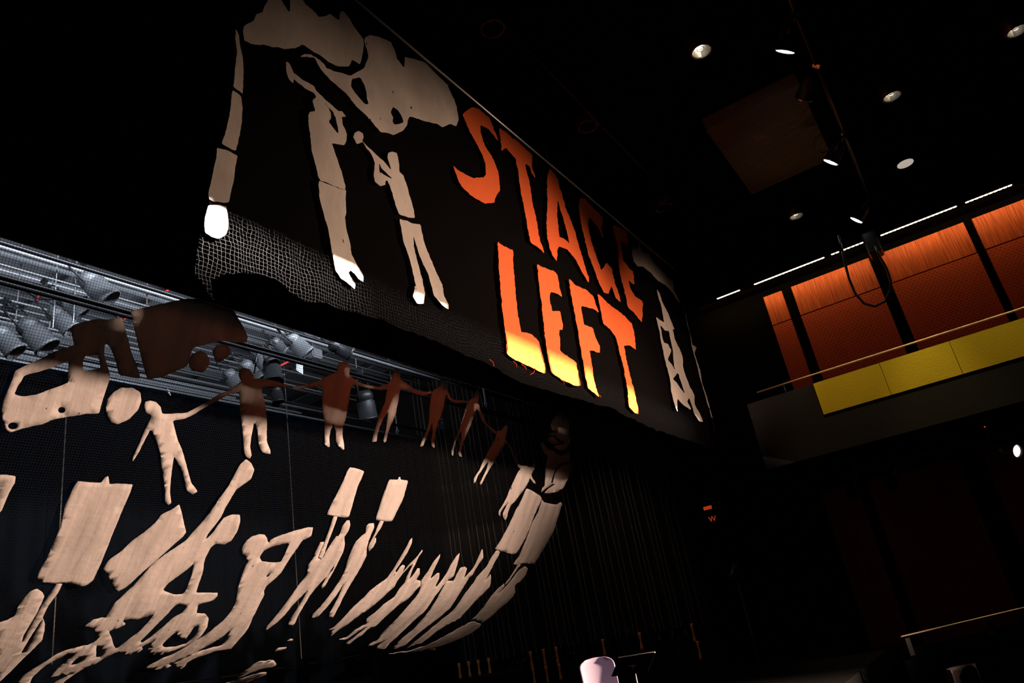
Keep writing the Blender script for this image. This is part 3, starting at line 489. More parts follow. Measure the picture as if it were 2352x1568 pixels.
fig(R8((205, 370), (215, 330), (250, 280), (300, 245), (370, 222), (420, 230), (440, 260), (445, 290), (460, 300), (470, 275), (540, 240), (640, 205), (740, 175), (800, 160), (850, 160), (840, 210), (830, 240), (750, 280), (700, 350), (650, 420), (605, 500), (560, 570), (500, 630), (430, 690), (410, 735), (415, 770), (385, 830), (350, 900), (310, 970), (280, 1050), (240, 1110), (170, 1180), (120, 1245), (90, 1265), (-20, 1275)) + R7((1850, 1310), (1760, 1335), (1680, 1370), (1660, 1410), (1610, 1445), (1585, 1420), (1550, 1405), (1555, 1380), (1640, 1340), (1760, 1280), (1880, 1240), (1990, 1215), (2040, 1140), (2070, 1080), (1980, 1150), (1860, 1220), (1740, 1290), (1600, 1350), (1510, 1385), (1540, 1400), (1500, 1425), (1400, 1440), (1290, 1425), (1340, 1390), (1440, 1340), (1560, 1290), (1700, 1210), (1820, 1140), (1920, 1060), (2010, 990), (2070, 920), (2110, 850)) + R8((170, 740), (170, 700), (200, 600), (240, 500), (270, 455), (240, 440), (215, 410)), 'figure with a round head blowing a horn',
  [R8((372, 430), (410, 370), (470, 340), (560, 310), (638, 300), (600, 390), (560, 470), (500, 475), (440, 470), (390, 465)), R8((430, 590), (470, 560), (455, 590), (432, 607))])
Q('cutout_placard', [(802, 1072), (815, 1074), (835, 1081), (831, 1093), (820, 1115), (808, 1150), (798, 1184), (788, 1186), (772, 1184), (748, 1180), (753, 1168), (770, 1135), (785, 1105), (795, 1080)], label='upright placard above the striding marcher')
Q('placard_pole', R8((1028, 60), (1068, 62), (1030, 165), (985, 270), (950, 370), (918, 440), (888, 425), (930, 325), (985, 195)), off=.03)
fig(R8((1090, 210), (1110, 150), (1150, 100), (1175, 95), (1183, 130), (1165, 190), (1125, 240), (1128, 310), (1110, 380), (1070, 470), (1010, 590), (960, 680), (930, 710), (920, 700), (960, 620), (1040, 480), (1020, 540), (950, 620), (880, 700), (820, 780), (760, 880), (720, 950), (695, 1020), (660, 1055), (620, 1040), (640, 1000), (690, 920), (740, 840), (805, 715), (740, 790), (660, 870), (600, 950), (530, 1020), (450, 1080), (420, 1097), (430, 1060), (500, 980), (580, 880), (650, 780), (720, 680), (790, 590), (805, 490), (850, 430), (870, 370), (910, 290), (940, 285), (940, 310), (905, 380), (900, 430), (930, 430), (960, 370), (1010, 300), (1060, 235), (1070, 240)), 'striding marcher under the first upright placard')
Q('cutout_placard', [(892, 1100), (911, 1100), (914, 1094), (917, 1094), (918, 1100), (935, 1102), (925, 1140), (910, 1172), (899, 1195), (880, 1195), (860, 1192), (866, 1172), (880, 1130)], label='smaller upright placard above the second marcher')
Q('placard_pole', R8((1445, 100), (1480, 102), (1450, 165), (1405, 230), (1360, 320), (1335, 360), (1350, 300), (1395, 215)), off=.03)
fig(R8((1330, 420), (1280, 520), (1230, 600), (1190, 670), (1160, 720), (1120, 800), (1080, 880), (1055, 930), (1030, 975), (985, 975), (995, 940), (1030, 870), (1080, 780), (1130, 660), (1080, 740), (1010, 830), (950, 900), (900, 960), (860, 980), (835, 978), (850, 940), (910, 880), (980, 790), (1040, 710), (1090, 630), (1130, 550), (1150, 460), (1190, 350), (1230, 280), (1290, 230), (1320, 210), (1325, 150), (1350, 125), (1395, 122), (1395, 160), (1370, 220), (1345, 290), (1335, 340)), 'second marcher, legs apart')
Q('cutout_scrap', R8((1345, 375), (1350, 340), (1400, 255), (1415, 250), (1413, 290), (1390, 330)))
fig(R8((1745, 255), (1740, 300), (1700, 390), (1650, 480), (1600, 555), (1605, 575), (1640, 520), (1665, 500), (1683, 510), (1675, 540), (1660, 575), (1720, 500), (1760, 460), (1830, 360), (1835, 375), (1800, 430), (1780, 485), (1720, 520), (1660, 590), (1620, 640), (1590, 700), (1520, 760), (1440, 830), (1360, 900), (1280, 950), (1200, 1010), (1130, 1060), (1060, 1110), (1005, 1160), (1010, 1130), (1030, 1090), (985, 1095), (1040, 1060), (1080, 1020), (1140, 960), (1220, 880), (1300, 810), (1360, 740), (1440, 680), (1520, 620), (1580, 540), (1640, 430), (1720, 280)), 'first slanting figure of the arm-raising crowd')
fig(R8((1755, 485), (1780, 485), (1740, 560), (1720, 630), (1760, 580), (1790, 530), (1812, 530), (1810, 580), (1780, 630), (1820, 640), (1818, 680), (1780, 720), (1720, 790), (1620, 860), (1550, 930), (1480, 990), (1420, 1050), (1340, 1090), (1300, 1130), (1220, 1180), (1180, 1220), (1135, 1222), (1160, 1200), (1240, 1140), (1340, 1065), (1280, 1090), (1220, 1130), (1160, 1175), (1100, 1182), (1090, 1170), (1160, 1150), (1230, 1090), (1340, 1030), (1330, 990), (1420, 920), (1500, 850), (1580, 790), (1630, 720), (1680, 660), (1700, 600)), 'second slanting figure of the arm-raising crowd')
fig(R8((1822, 640), (1880, 560), (1930, 470), (1995, 398), (1990, 430), (1940, 540), (1905, 620), (1930, 600), (1970, 568), (1988, 570), (1985, 610), (1950, 680), (1955, 690), (1990, 650), (2050, 570), (2090, 490), (2130, 420), (2165, 385), (2160, 430), (2130, 540), (2110, 600), (2060, 635), (1990, 720), (1940, 780), (1900, 850), (1850, 920), (1760, 1000), (1680, 1080), (1600, 1160), (1540, 1210), (1500, 1258), (1430, 1258), (1425, 1235), (1490, 1190), (1420, 1220), (1345, 1243), (1370, 1215), (1440, 1180), (1460, 1130), (1540, 1050), (1620, 960), (1700, 870), (1770, 790), (1800, 740), (1820, 680)), 'third and widest figure of the arm-raising crowd')
fig(S3((485, 640), (545, 638), (570, 580), (610, 520), (650, 512), (668, 530), (660, 570), (640, 620), (720, 530), (760, 450), (805, 348), (818, 430), (770, 500), (715, 600), (690, 610), (640, 690), (590, 770), (520, 890), (420, 980), (340, 1040), (230, 1120), (120, 1215), (20, 1252), (-5, 1245), (60, 1180), (180, 1090), (290, 970), (350, 880), (400, 790), (440, 720)), 'fourth figure of the arm-raising crowd')
fig(S3((930, 370), (970, 370), (960, 400), (910, 490), (870, 570), (830, 640), (880, 580), (885, 620), (875, 700), (830, 740), (800, 770), (740, 830), (690, 890), (610, 980), (520, 1030), (420, 1090), (330, 1150), (260, 1200), (190, 1220), (110, 1250), (180, 1200), (260, 1140), (370, 1050), (460, 980), (540, 920), (600, 840), (650, 760), (720, 670), (760, 600), (840, 520), (890, 430)), 'figure carrying the first tall placard')
fig(S3((1100, 590), (1140, 540), (1190, 507), (1217, 530), (1200, 590), (1150, 650), (1100, 685), (1103, 740), (1085, 790), (1020, 850), (930, 930), (825, 1018), (780, 1015), (730, 995), (690, 1015), (740, 970), (820, 880), (880, 790), (940, 720), (1000, 665), (1010, 680), (950, 760), (1000, 710), (1060, 640)), 'upper body of the last marcher carrying the second tall placard')
fig(S3((690, 1022), (740, 1010), (800, 1030), (790, 1060), (700, 1120), (600, 1170), (500, 1200), (380, 1240), (200, 1275), (30, 1290), (-40, 1292), (150, 1262), (300, 1220), (450, 1150), (580, 1080)), 'long trailing legs of the last marcher')
Q('placard_pole', S3((1125, 485), (1150, 490), (1090, 570), (1015, 675), (1000, 672), (1065, 585)), off=.03)
Q('cutout_placard', S2((1200, 1175), (1260, 1200), (1320, 1240), (1345, 1270), (1310, 1340), (1270, 1420), (1250, 1470)) + S3((1220, 190), (1170, 290), (1110, 390), (1080, 402), (1000, 380), (960, 370), (918, 355), (960, 290), (1030, 170), (1100, 20)) + S2((1130, 1330), (1170, 1240)), wr=.02, stretch=(6, .8), label='first tall placard near the edge of the net')
Q('cutout_placard', S2((1345, 1275), (1360, 1300), (1420, 1315), (1470, 1322), (1510, 1300), (1520, 1315), (1500, 1380), (1470, 1480)) + S3((1450, 190), (1390, 290), (1330, 400), (1275, 490), (1160, 478), (1110, 497), (1078, 488), (1130, 420), (1170, 320), (1220, 200), (1260, 110)) + S2((1310, 1390),), wr=.02, stretch=(6, .8), label='second tall placard, against the very edge of the net')
for pts in (R8((620, 1180), (650, 1162), (675, 1165), (670, 1180), (640, 1193), (620, 1190)), R8((505, 1275), (540, 1245), (620, 1235), (600, 1255), (550, 1275), (515, 1282)), R8((160, 1503), (230, 1450), (300, 1400), (370, 1360), (430, 1355), (500, 1350), (525, 1380), (515, 1405), (420, 1430), (300, 1465), (200, 1500)), R8((0, 1568), (120, 1545), (250, 1500), (380, 1460), (440, 1460), (430, 1480), (330, 1520), (180, 1568)), R8((1905, 1250), (1960, 1245), (1955, 1290), (1935, 1290))):
    Q('cutout_scrap', pts)
pipe_thing('net_pipe', 'black pipe carrying the top of the paper net behind the black header', 'pipe', PF[0].x, PF[0].y + .03, -1, 17.6, .024, 'darkpipe')

# ================================================================== the fly loft: curtain, battens, lamps
YC = 13.5
zc = onY(450, 910, YC).z
cur = thing('stage_curtain', 'black full-height stage curtain hanging from the lowest steel pipe behind the net', 'curtain')
bm = B(); n = 360; xr = onY(985, 1000, YC).x; rows = []
for k in range(n + 1):
    xx = -5 + (xr + 5) * k / n; yy = YC + .045 * math.sin(k * 1.05) + .02 * math.sin(k * .37)
    rows.append([bm.verts.new((xx, yy + .02 * math.sin(k * .6 + zz), zz)) for zz in (.02, zc * .33, zc * .66, zc - .05)])
for a, b in zip(rows, rows[1:]):
    for j in range(3): bm.faces.new((a[j], b[j], b[j + 1], a[j + 1]))
o = obj('drape', bm, 'curtain', cur, True); s_ = o.modifiers.new('thickness', 'SOLIDIFY'); s_.thickness = .006
bm = B(); box(bm, (-5, YC - .05, zc - .1), (xr, YC + .05, zc - .03)); obj('heading_tape', bm, 'curtain', cur)
pipe_thing('curtain_pipe', 'bright steel pipe carrying the black stage curtain', 'pipe', YC, zc, -5.4, xr + .25, .035, 'steel')
ORD = ['lowest', 'second', 'third', 'fourth', 'fifth', 'sixth', 'seventh', 'eighth', 'ninth', 'tenth', 'eleventh', 'twelfth', 'thirteenth', 'fourteenth', 'fifteenth', 'sixteenth', 'seventeenth', 'eighteenth', 'nineteenth', 'twentieth']
# picture height at the frame's edge, depth, radius, material, far end
PIPES = [(812, 13.9, .030, 'steel', 13.0), (803, 15.2, .05, 'bar', 12.0), (794, 14.2, .03, 'steel', 16.0), (786, 12.4, .035, 'darkpipe', 16.5), (778, 14.6, .026, 'steel', 12.5), (762, 15.8, .02, 'bar', 12),
         (748, 16.2, .09, 'bar', 13.5), (737, 14.4, .022, 'steel', 14.5), (728, 13.2, .02, 'steel', 15), (714, 15.0, .024, 'steel', 16.8), (700, 12.2, .02, 'bar', 11), (684, 12.9, .02, 'steel', 14),
         (664, 14.8, .06, 'bar', 15.5), (648, 9.4, .035, 'darkpipe', 16.5), (636, 9.1, .036, 'darkpipe', 16.8), (619, 13.2, .055, 'steel', 16.0), (606, 12.0, .018, 'steel', 15.6), (580, 12.6, .05, 'bar', 17.0), (566, 10.2, .026, 'steel', 17.2), (556, 9.6, .032, 'darkpipe', 17)]
pipe_at = {}
for i, (py, y, r, m, x1) in enumerate(PIPES):
    z = onY(0, py, y).z
    what = {'steel': 'bright steel', 'bar': 'dull grey', 'darkpipe': 'black'}[m]
    pipe_thing('batten_pipe', '%s of the stacked pipes above the black curtain, %s' % (ORD[i], what), 'pipe', y, z, -5.5, x1, r, m, 'batten pipes in the loft'); pipe_at[py] = (y, z)

def make_light(name, label, m, cat='stage light', L=.5, rr=.15, glow=None):
    t = thing(name, label, cat)
    bm = B(); lathe(bm, [(0, .26 * L), (rr * .45, .255 * L), (rr * .74, .21 * L), (rr * .90, .12 * L), (rr * .93, -.02 * L), (rr * .82, -.05 * L), (rr * .84, -.10 * L), (rr * .98, -.13 * L), (rr, -.62 * L), (rr * 1.06, -.62 * L), (rr * 1.06, -.70 * L), (rr * .94, -.70 * L), (rr * .9, -.5 * L)]); obj('housing', bm, m, t, True)
    bm = B(); lathe(bm, [(0, -.56 * L), (rr * .5, -.575 * L), (rr * .91, -.54 * L)]); obj('lens', bm, glow or 'fixdark', t, True)
    bm = B(); w_ = rr + .05
    tube(bm, [(-w_, 0, -.1 * L), (-w_, 0, .55 * L), (-w_ + .04, 0, .68 * L), (w_ - .04, 0, .68 * L), (w_, 0, .55 * L), (w_, 0, -.1 * L)], .014, 6); yk = obj('yoke', bm, 'fixdark', t, True)
    bm = B(); tube(bm, [(0, 0, .68 * L), (0, 0, .85 * L)], .02, 8); box(bm, (-.03, -.045, .8 * L), (.03, .045, .8 * L + .08)); obj('clamp', bm, 'fixdark', t)
    return t
def stem(t, top, m='fixdark'):
    bpy.context.view_layer.update(); bm = B(); p = t.matrix_world @ Vector((0, 0, .2)); tube(bm, [p, Vector((p.x, p.y, top))], .016, 8); bm.transform(t.matrix_world.inverted()); obj('stem', bm, m, t, True)
def face(o, p, d, roll=0.0):
    """stand O at P with its lens looking along D"""
    z = -Vector(d).normalized(); x = Vector((1, .3, 0)); x = (x - z * x.dot(z)).normalized(); y = z.cross(x)
    o.matrix_world = Matrix.Translation(p) @ Matrix((x, y, z)).transposed().to_4x4() @ Matrix.Rotation(roll, 4, 'Z')
g_light = make_light('stage_light', '', 'fixture'); d_light = make_light('stage_light', '', 'fixdark')
LAMPS = [(208, 645, 10.2, (.55, -.35, -.75), 1.5, 0, 'big grey stage lamp on the upper rig, tilted outward, nearest the frame edge'),
         (150, 690, 10.6, (.6, -.2, -.6), 1.15, 0, 'grey stage lamp under the black pipe, beside two hanging wires'),
         (128, 722, 10.6, (.6, -.25, -.7), 1.15, 0, 'grey stage lamp just below the one beside the hanging wires'),
         (68, 752, 10.9, (.5, -.3, -.75), 1.5, 0, 'large grey stage lamp low on the rig above the bent paper arm'),
         (2, 770, 10.9, (.5, -.3, -.75), 1.2, 0, 'grey stage lamp cut by the frame edge'),
         (634, 786, 11.4, (.6, -.3, -.6), 1.0, 0, 'bright grey stage lamp in the middle of the rig, partly behind another'),
         (672, 782, 9.7, (.6, -.3, -.65), 1.35, 0, 'rounded grey stage lamp in the middle of the rig with a dark band'),
         (698, 764, 10.9, (.6, -.3, -.5), 1.05, 0, 'small pale stage lamp topmost in the middle of the rig'),
         (596, 820, 10.4, (.5, -.3, -.7), 1.35, 0, 'pale stage lamp above the second figure of the chain'),
         (566, 843, 11.2, (.5, -.3, -.7), 1.3, 0, 'pale stage lamp close above the second figure, lower of two'),
         (528, 862, 12.4, (.5, -.2, -.8), 1.3, 0, 'white-faced stage lamp beside the head of the second figure'),
         (624, 838, 9.6, (-.1, -.2, -1), 1.35, 1, 'black stage lamp hanging straight down in a yoke beside a red tube'),
         (634, 896, 11.6, (.1, -.1, -1), 1.0, 1, 'black stage lamp below the arm of the second figure'),
         (770, 795, 9.6, (.8, -.3, -.35), 1.2, 1, 'black stage lamp lying level on the upper pipe'),
         (838, 914, 10.6, (.35, .2, -1), 1.7, 1, 'long black stage lamp dangling between the third and fourth figures'),
         (1014, 965, 12.4, (.4, .2, -1), .9, 1, 'small black stage lamp behind the legs of the fifth figure')]
used = set()
for px, py, y, d, sc, dk, lab in LAMPS:
    src = d_light if dk else g_light
    o = src if dk not in used else dup(src); used.add(dk)
    face(o, onY(px, py, y), d); o.scale = (sc * .8,) * 3; tag(o, lab, 'stage light', 'lamps in the fly loft rig')
stem(o, 10.295)
bm = B(); box(bm, (-.16, -.1, -.12), (.16, .1, .12)); bmesh.ops.bevel(bm, geom=bm.edges[:], offset=.03, segments=2, affect='EDGES'); o = obj('junction_box', bm, 'steel', smooth=False); o.location = onY(724, 813, 11.8); tag(o, 'pale rounded junction box on a rig pipe beside the red tube', 'junction box')
bm = B(); box(bm, (-.11, -.004, -.14), (.11, .004, .14)); o = obj('paper_tag', bm, 'white'); o.location = onY(688, 840, 10.0); o.rotation_euler = (0, .1, .25); tag(o, 'white sheet of paper clipped under the rig pipe', 'paper')
for a, b, y, r, lab in (((636, 844), (676, 824), 9.8, .022, 'long red tube sticking out beside the black hanging lamp'), ((694, 813), (703, 809), 9.8, .02, 'short red tube end on the rig pipe near the junction box'), ((380, 669), (394, 662), 10.3, .016, 'short red tube above the broad folded cutout'), ((281, 736), (294, 728), 10.3, .018, 'red clip at the corner of the broad folded cutout'), ((85, 692), (88, 680), 10.4, .016, 'pinkish red handle on the rig beside the grey lamps')):
    bm = B(); p, q = onY(*a, y), onY(*b, y); tube(bm, [p - p, q - p], r, 8); o = obj('red_tube', bm, 'red', smooth=True); o.location = p; tag(o, lab, 'tube')
for a, b, y, r, lab in (((126, 690), (117, 752), 10.4, .008, 'thin wire hanging before the grey lamps, nearer the frame edge'), ((171, 700), (168, 742), 10.4, .009, 'thin wire hanging beside the grey lamps, inner of two'), ((338, 648), (337, 702), 10.3, .010, 'rope end hanging above the broad folded cutout'), ((816, 818), (820, 845), 10.3, .010, 'rope end hanging near the head of the third figure'), ((111, 788), (108, 822), 13.0, .012, 'short chain between the low rig pipes'), ((33, 770), (30, 815), 13.0, .012, 'short chain with a red hook at the low rig pipes'),
                        ((152, 955), (122, 1525), 13.2, .010, 'long thin line hanging before the black curtain behind the largest placard'), ((658, 935), (709, 1510), 13.2, .010, 'long thin line hanging before the black curtain beside the horn player'), ((946, 895), (966, 1000), 13.0, .010, 'thin line running down past the fifth figure'), ((906, 935), (913, 988), 13.0, .018, 'chain with a hook between the fourth and fifth figures'), ((1111, 900), (1118, 925), 9.4, .018, 'short chain with a hook above the sixth figure')):
    p = onY(*a, y); q = onY(*b, y); bm = B(); tube(bm, [(0, 0, 10.31 - p.z if 'hand' not in lab else 0), (0, 0, q.z - p.z)], r, 6)
    if 'hook' in lab: tube(bm, [(.05 * math.cos(t * .7), 0, q.z - p.z - .04 + .06 * math.sin(t * .7)) for t in range(9)], r * .8, 6)
    o = obj('hanging_line', bm, 'steel' if 'chain' in lab or 'wire' in lab else 'rope'); o.location = p; tag(o, lab, 'line')
for pts, y, r, lab in ((((18, 640), (60, 668), (85, 684), (140, 688), (200, 682)), 10.3, .016, 'black cable drooping under the rig from the frame edge'), (((255, 715), (270, 728), (285, 738), (300, 742)), 10.2, .016, 'black cable end by the red clip'), (((590, 800), (588, 830), (584, 858), (600, 850), (612, 848)), 9.6, .016, 'black cable hanging beside the black straight-down lamp')):
    bm = B(); P0 = onY(*pts[0], y); tube(bm, [onY(*p, y) - P0 for p in pts], r, 6); o = obj('rig_cable', bm, 'darkpipe', smooth=True); o.location = P0; tag(o, lab, 'cable')
bm = B(); P0 = onY(384, 893, 13.45); tube(bm, [onY(*p, 13.45) - P0 for p in ((384, 893), (388, 897), (390, 903), (386, 900), (391, 906), (392, 908))], .012, 6); o = obj('tie_string', bm, 'white'); o.location = P0; tag(o, 'knotted white string dangling from the curtain pipe', 'string')
bm = B(); box(bm, (0, -.03, -.014), (17.4, .03, .022)); o = obj('strip_light', bm, 'fixdark'); o.location = (.3, 6.19, 5.118); tag(o, 'black strip light running close behind the black header', 'strip light')

# ================================================================== the fly rail by the stage wall
XF = 17.85
ROPES = [1002, 1010, 1035, 1057, 1080, 1100, 1116, 1140, 1160, 1190, 1222, 1245, 1262, 1285, 1315, 1345, 1370, 1395, 1412, 1440, 1460, 1480, 1500, 1520, 1545, 1570, 1600, 1622]
bm = B(); tube(bm, [(.004 * math.sin(k * 1.7), .004 * math.cos(k * 2.1), 9.6 * k / 30) for k in range(31)], .014, 6); rope0 = obj('hand_rope', bm, 'rope', smooth=True)
for i, px in enumerate(ROPES):
    for j in (0, 1):
        if j and i % 2: continue
        o = rope0 if i == 0 and j == 0 else rope0.copy()
        if o is not rope0: C.objects.link(o)
        o.location = (XF + .12 * j, onX(px, 1250, XF).y - .07 * j, .02); o.rotation_euler = (0, 0, random.uniform(0, 6))
        tag(o, 'dim brown hand rope running straight up the dark stage wall above the locking rail', 'rope', 'hand ropes of the fly wall')
rail = thing('locking_rail', 'black steel rail with painted numbers along the foot of the hand ropes', 'rail')
ya, yb = onX(1640, 1450, XF).y, min(onX(1030, 1545, XF).y, 13.2)
bm = B(); box(bm, (XF - .22, ya - .2, .70), (XF - .14, yb + .05, .86)); box(bm, (XF - .26, ya - .2, .86), (XF - .02, yb + .05, .875)); obj('rail_beam', bm, 'black', rail)
for k in range(6):
    yy = ya + (yb - ya) * k / 5; bm = B(); box(bm, (XF - .14, yy - .03, 0), (XF - .08, yy + .03, .70)); obj('leg', bm, 'black', rail)
def text_mesh(txt, size, name, m, parent, loc, rot):
    cu = bpy.data.curves.new(name, 'FONT'); cu.body = txt; cu.size = size; cu.extrude = .002; cu.align_x = 'CENTER'
    t = bpy.data.objects.new(name, cu); C.objects.link(t); bpy.context.view_layer.update()
    me = bpy.data.meshes.new_from_object(t.evaluated_get(bpy.context.evaluated_depsgraph_get())); bpy.data.objects.remove(t); bpy.data.curves.remove(cu)
    me.materials.clear(); me.materials.append(M[m]); o = bpy.data.objects.new(name, me); C.objects.link(o); o.parent = parent; o.location = loc; o.rotation_euler = rot; return o
for txt, px, py in (('15/24', 1197, 1545), ('14', 1234, 1534), ('13', 1268, 1526), ('1', 1293, 1522), ('12', 1318, 1519), ('2', 1346, 1513), ('3', 1401, 1507), ('5', 1520, 1489), ('9', 1550, 1483), ('8', 1582, 1479), ('7', 1615, 1474)):
    p = onX(px, py, XF - .225); text_mesh(txt, .21, 'number', 'number', rail, (XF - .225, p.y, .715), (math.radians(90), 0, math.radians(-90)))
bm = B(); lathe(bm, [(0, -.2), (.036, -.195), (.042, -.14), (.027, -.05), (.026, .05), (.042, .17), (.037, .205), (0, .21)], 12); h0 = obj('lock_handle', bm, 'wood', rail, True)
first = True
for px, py in ((1056, 1541), (1078, 1537), (1100, 1534), (1124, 1530), (1220, 1515), (1250, 1510), (1279, 1505), (1226, 1553), (1256, 1549), (1286, 1544), (1387, 1488), (1472, 1473), (1593, 1453), (1607, 1494)):
    o = h0 if first else h0.copy()
    if not first: C.objects.link(o)
    first = False; o.parent = rail; o.location = onX(px, py, XF - .32); o.rotation_euler = (.06, -.05, 0)
for px, py in ((1204, 1492), (1228, 1484), (1090, 1512), (1117, 1543), (1290, 1464), (1292, 1476), (1415, 1447), (1443, 1449), (1500, 1439)):
    bm = B(); bmesh.ops.create_icosphere(bm, subdivisions=2, radius=.022); o = obj('bolt', bm, 'chrome', rail, True); o.location = onX(px, py, XF - .3)
bm = B(); a = onX(1076, 1556, 15.2); b = onX(1174, 1534, 15.2); box(bm, (0, b.y, 0), (.6, a.y, a.z)); bmesh.ops.bevel(bm, geom=bm.edges[:], offset=.02, segments=1, affect='EDGES'); o = obj('equipment_case', bm, 'fixdark'); o.location = (15.2, 0, 0); tag(o, 'black equipment case standing before the numbered locking rail', 'case')

# ================================================================== chair, music stand, small things on the stage
pc = onX(1378, 1540, 8.5); vd = Vector((-pc.x, -pc.y, 0)).normalized(); yaw = math.atan2(vd.y, vd.x) + .12
ch = thing('plastic_chair', 'pale lavender-lit white plastic chair behind the black music stand', 'chair', (pc.x, pc.y, 0), (0, 0, yaw))
bm = B(); nu, nv_ = 24, 16; g = []                        # back shell, facing local +x
for j in range(nv_ + 1):
    t = j / nv_; z = .46 + .395 * t; row = []
    for i in range(nu + 1):
        sx = i / nu * 2 - 1; half = .215 * (1 - .04 * (1 - t))
        top = max(0, t - .72) / .28; half *= math.sqrt(max(0, 1 - top ** 3.2 * .62))
        row.append(bm.verts.new((-.20 - .07 * t + .055 * sx * sx + .02 * math.sin(t * 3), half * sx, z - .02 * sx * sx * t)))
    g.append(row)
for j in range(nv_):
    for i in range(nu): bm.faces.new((g[j][i], g[j][i + 1], g[j + 1][i + 1], g[j + 1][i]))
o = obj('backrest', bm, 'plastic', ch, True); md = o.modifiers.new('thickness', 'SOLIDIFY'); md.thickness = .008
bm = B(); g = []
for j in range(13):
    t = j / 12; x_ = -.20 + .44 * t; row = []
    for i in range(17):
        sx = i / 8 - 1; row.append(bm.verts.new((x_, (.215 - .02 * t) * sx, .445 + .02 * sx * sx - .05 * max(0, t - .8) + .03 * max(0, .15 - t))))
    g.append(row)
for j in range(12):
    for i in range(16): bm.faces.new((g[j][i], g[j + 1][i], g[j + 1][i + 1], g[j][i + 1]))
o = obj('seat', bm, 'plastic', ch, True); md = o.modifiers.new('thickness', 'SOLIDIFY'); md.thickness = .008
for sx, sy in ((1, 1), (1, -1), (-1, 1), (-1, -1)):
    bm = B(); tube(bm, [(.16 * sx, .16 * sy, .44), (.21 * sx, .20 * sy, 0)], .012, 8); obj('leg', bm, 'chrome', ch, True)
ms = thing('music_stand', 'black music stand with a lit top edge in front of the plastic chair', 'music stand')
tl, tr = onX(1421, 1510, 8.1), onX(1503, 1492, 7.95); bl = onX(1404, 1553, 8.02)
tr.z = tl.z; dwn = Vector((bl.x - tl.x, bl.y - tl.y, bl.z - tl.z)); n_ = (tr - tl).cross(dwn).normalized()
bm = B()
q = [tl, tr, tr + dwn, tl + dwn]; v1 = [bm.verts.new(p) for p in q]; v2 = [bm.verts.new(p + n_ * .006) for p in q]
bm.faces.new(v1); bm.faces.new(v2[::-1])
for i in range(4): bm.faces.new((v1[i], v2[i], v2[(i + 1) % 4], v1[(i + 1) % 4]))
obj('desk', bm, 'black', ms)
bm = B(); tube(bm, [tl, tr], .008, 8); obj('desk_lip', bm, 'bright', ms, True, 'bright metal lip along the top of the desk')
mid = (tl + tr) / 2 + dwn * .55; mid += Vector((-.02, -.02, 0))
bm = B(); tube(bm, [(mid.x, mid.y, mid.z), (mid.x, mid.y, .05)], .011, 8); tube(bm, [mid - (tr - tl) * .12, mid + (tr - tl) * .12], .006, 6); obj('pole', bm, 'bar', ms, True)
for k in range(3):
    an = k * 2.094; bm = B(); tube(bm, [(mid.x, mid.y, .12), (mid.x + .22 * math.cos(an), mid.y + .22 * math.sin(an), .012)], .010, 6); obj('leg', bm, 'fixdark', ms, True)
pz = onX(1628, 1180, 16.05)
cb = thing('cue_light', 'small dark box with two red pilot lights past the end of the banner', 'cue light', (pz.x, pz.y, pz.z))
bm = B(); box(bm, (0, -.35, -.24), (.14, .28, .3)); obj('casing', bm, 'black', cb)
a = onX(1617, 1172, 16.04); b = onX(1634, 1163, 16.04); bm = B(); box(bm, (-.012, b.y - pz.y, a.z - pz.z), (0, a.y - pz.y, b.z - pz.z + .03)); obj('pilot_lens', bm, 'redlight', cb, label='red oblong pilot light')
t_ = text_mesh('W', .16, 'pilot_sign', 'redlight', cb, (-.004, -.05, -.17), (math.radians(90), 0, math.radians(-90))); t_['label'] = 'glowing red W sign'
bp_ = onX(1726, 1450, 15.0)
bo = thing('lighting_boom', 'dim grey upright pole with a small lamp, standing before the dark house wall', 'boom stand', (bp_.x, bp_.y, 0))
bm = B(); tube(bm, [(0, 0, -.9), (0, 0, onX(1690, 1325, 15.0).z)], .022, 8); obj('pole', bm, 'fixdark', bo, True)
bm = B(); lathe(bm, [(0, -.9), (.28, -.9), (.28, -.86), (.04, -.84), (0, -.84)]); obj('base', bm, 'fixdark', bo)
bm = B(); lathe(bm, [(0, .14), (.07, .13), (.08, 0), (.11, -.16), (.09, -.16), (0, -.1)]); o = obj('lamp_head', bm, 'fixdark', bo, True); o.location = (0, 0, onX(1688, 1310, 15.0).z); o.rotation_euler = (.5, 0, 0)

# ================================================================== the house wall: red panels, LED strips, balconies
XW = 16.0
def wall_panel(pl, pr, zt, zj, zb, label, group, ytop=None):
    y0, y1 = onX(*pr, XW).y, onX(*pl, XW).y
    t = thing('wall_panel', label, 'wall panel', (XW, (y0 + y1) / 2, zb), group=group); h = (y1 - y0) / 2
    bm = B(); box(bm, (0, -h, zj - zb + .012), (.08, h, zt - zb)); obj('upper_board', bm, 'redwood', t, label='upper board of streaky red stained wood')
    bm = B(); box(bm, (0, -h, 0), (.08, h, zj - zb - .012)); obj('perforated_board', bm, 'perf', t, label='lower board of red perforated wood')
    return t
ZT, ZJ, ZB = 7.22, 6.53, 3.45
GP = 'lit red panels above the balcony'
wall_panel((1752, 680), (1793, 663), ZT, ZJ, ZB, 'narrowest lit red wall panel, at the dark end of the wall', GP)
wall_panel((1815, 655), (1991, 583), ZT, ZJ, ZB, 'lit red wall panel beside the narrowest one, a cable loop hanging before its edge', GP)
wall_panel((2016, 573), (2205, 495), ZT, ZJ, ZB, 'brightest lit red wall panel, between the cable loop and the last dark gap', GP)
wall_panel((2224, 487), (2500, 380), ZT, ZJ, ZB, 'last lit red wall panel, running out of the picture', GP)
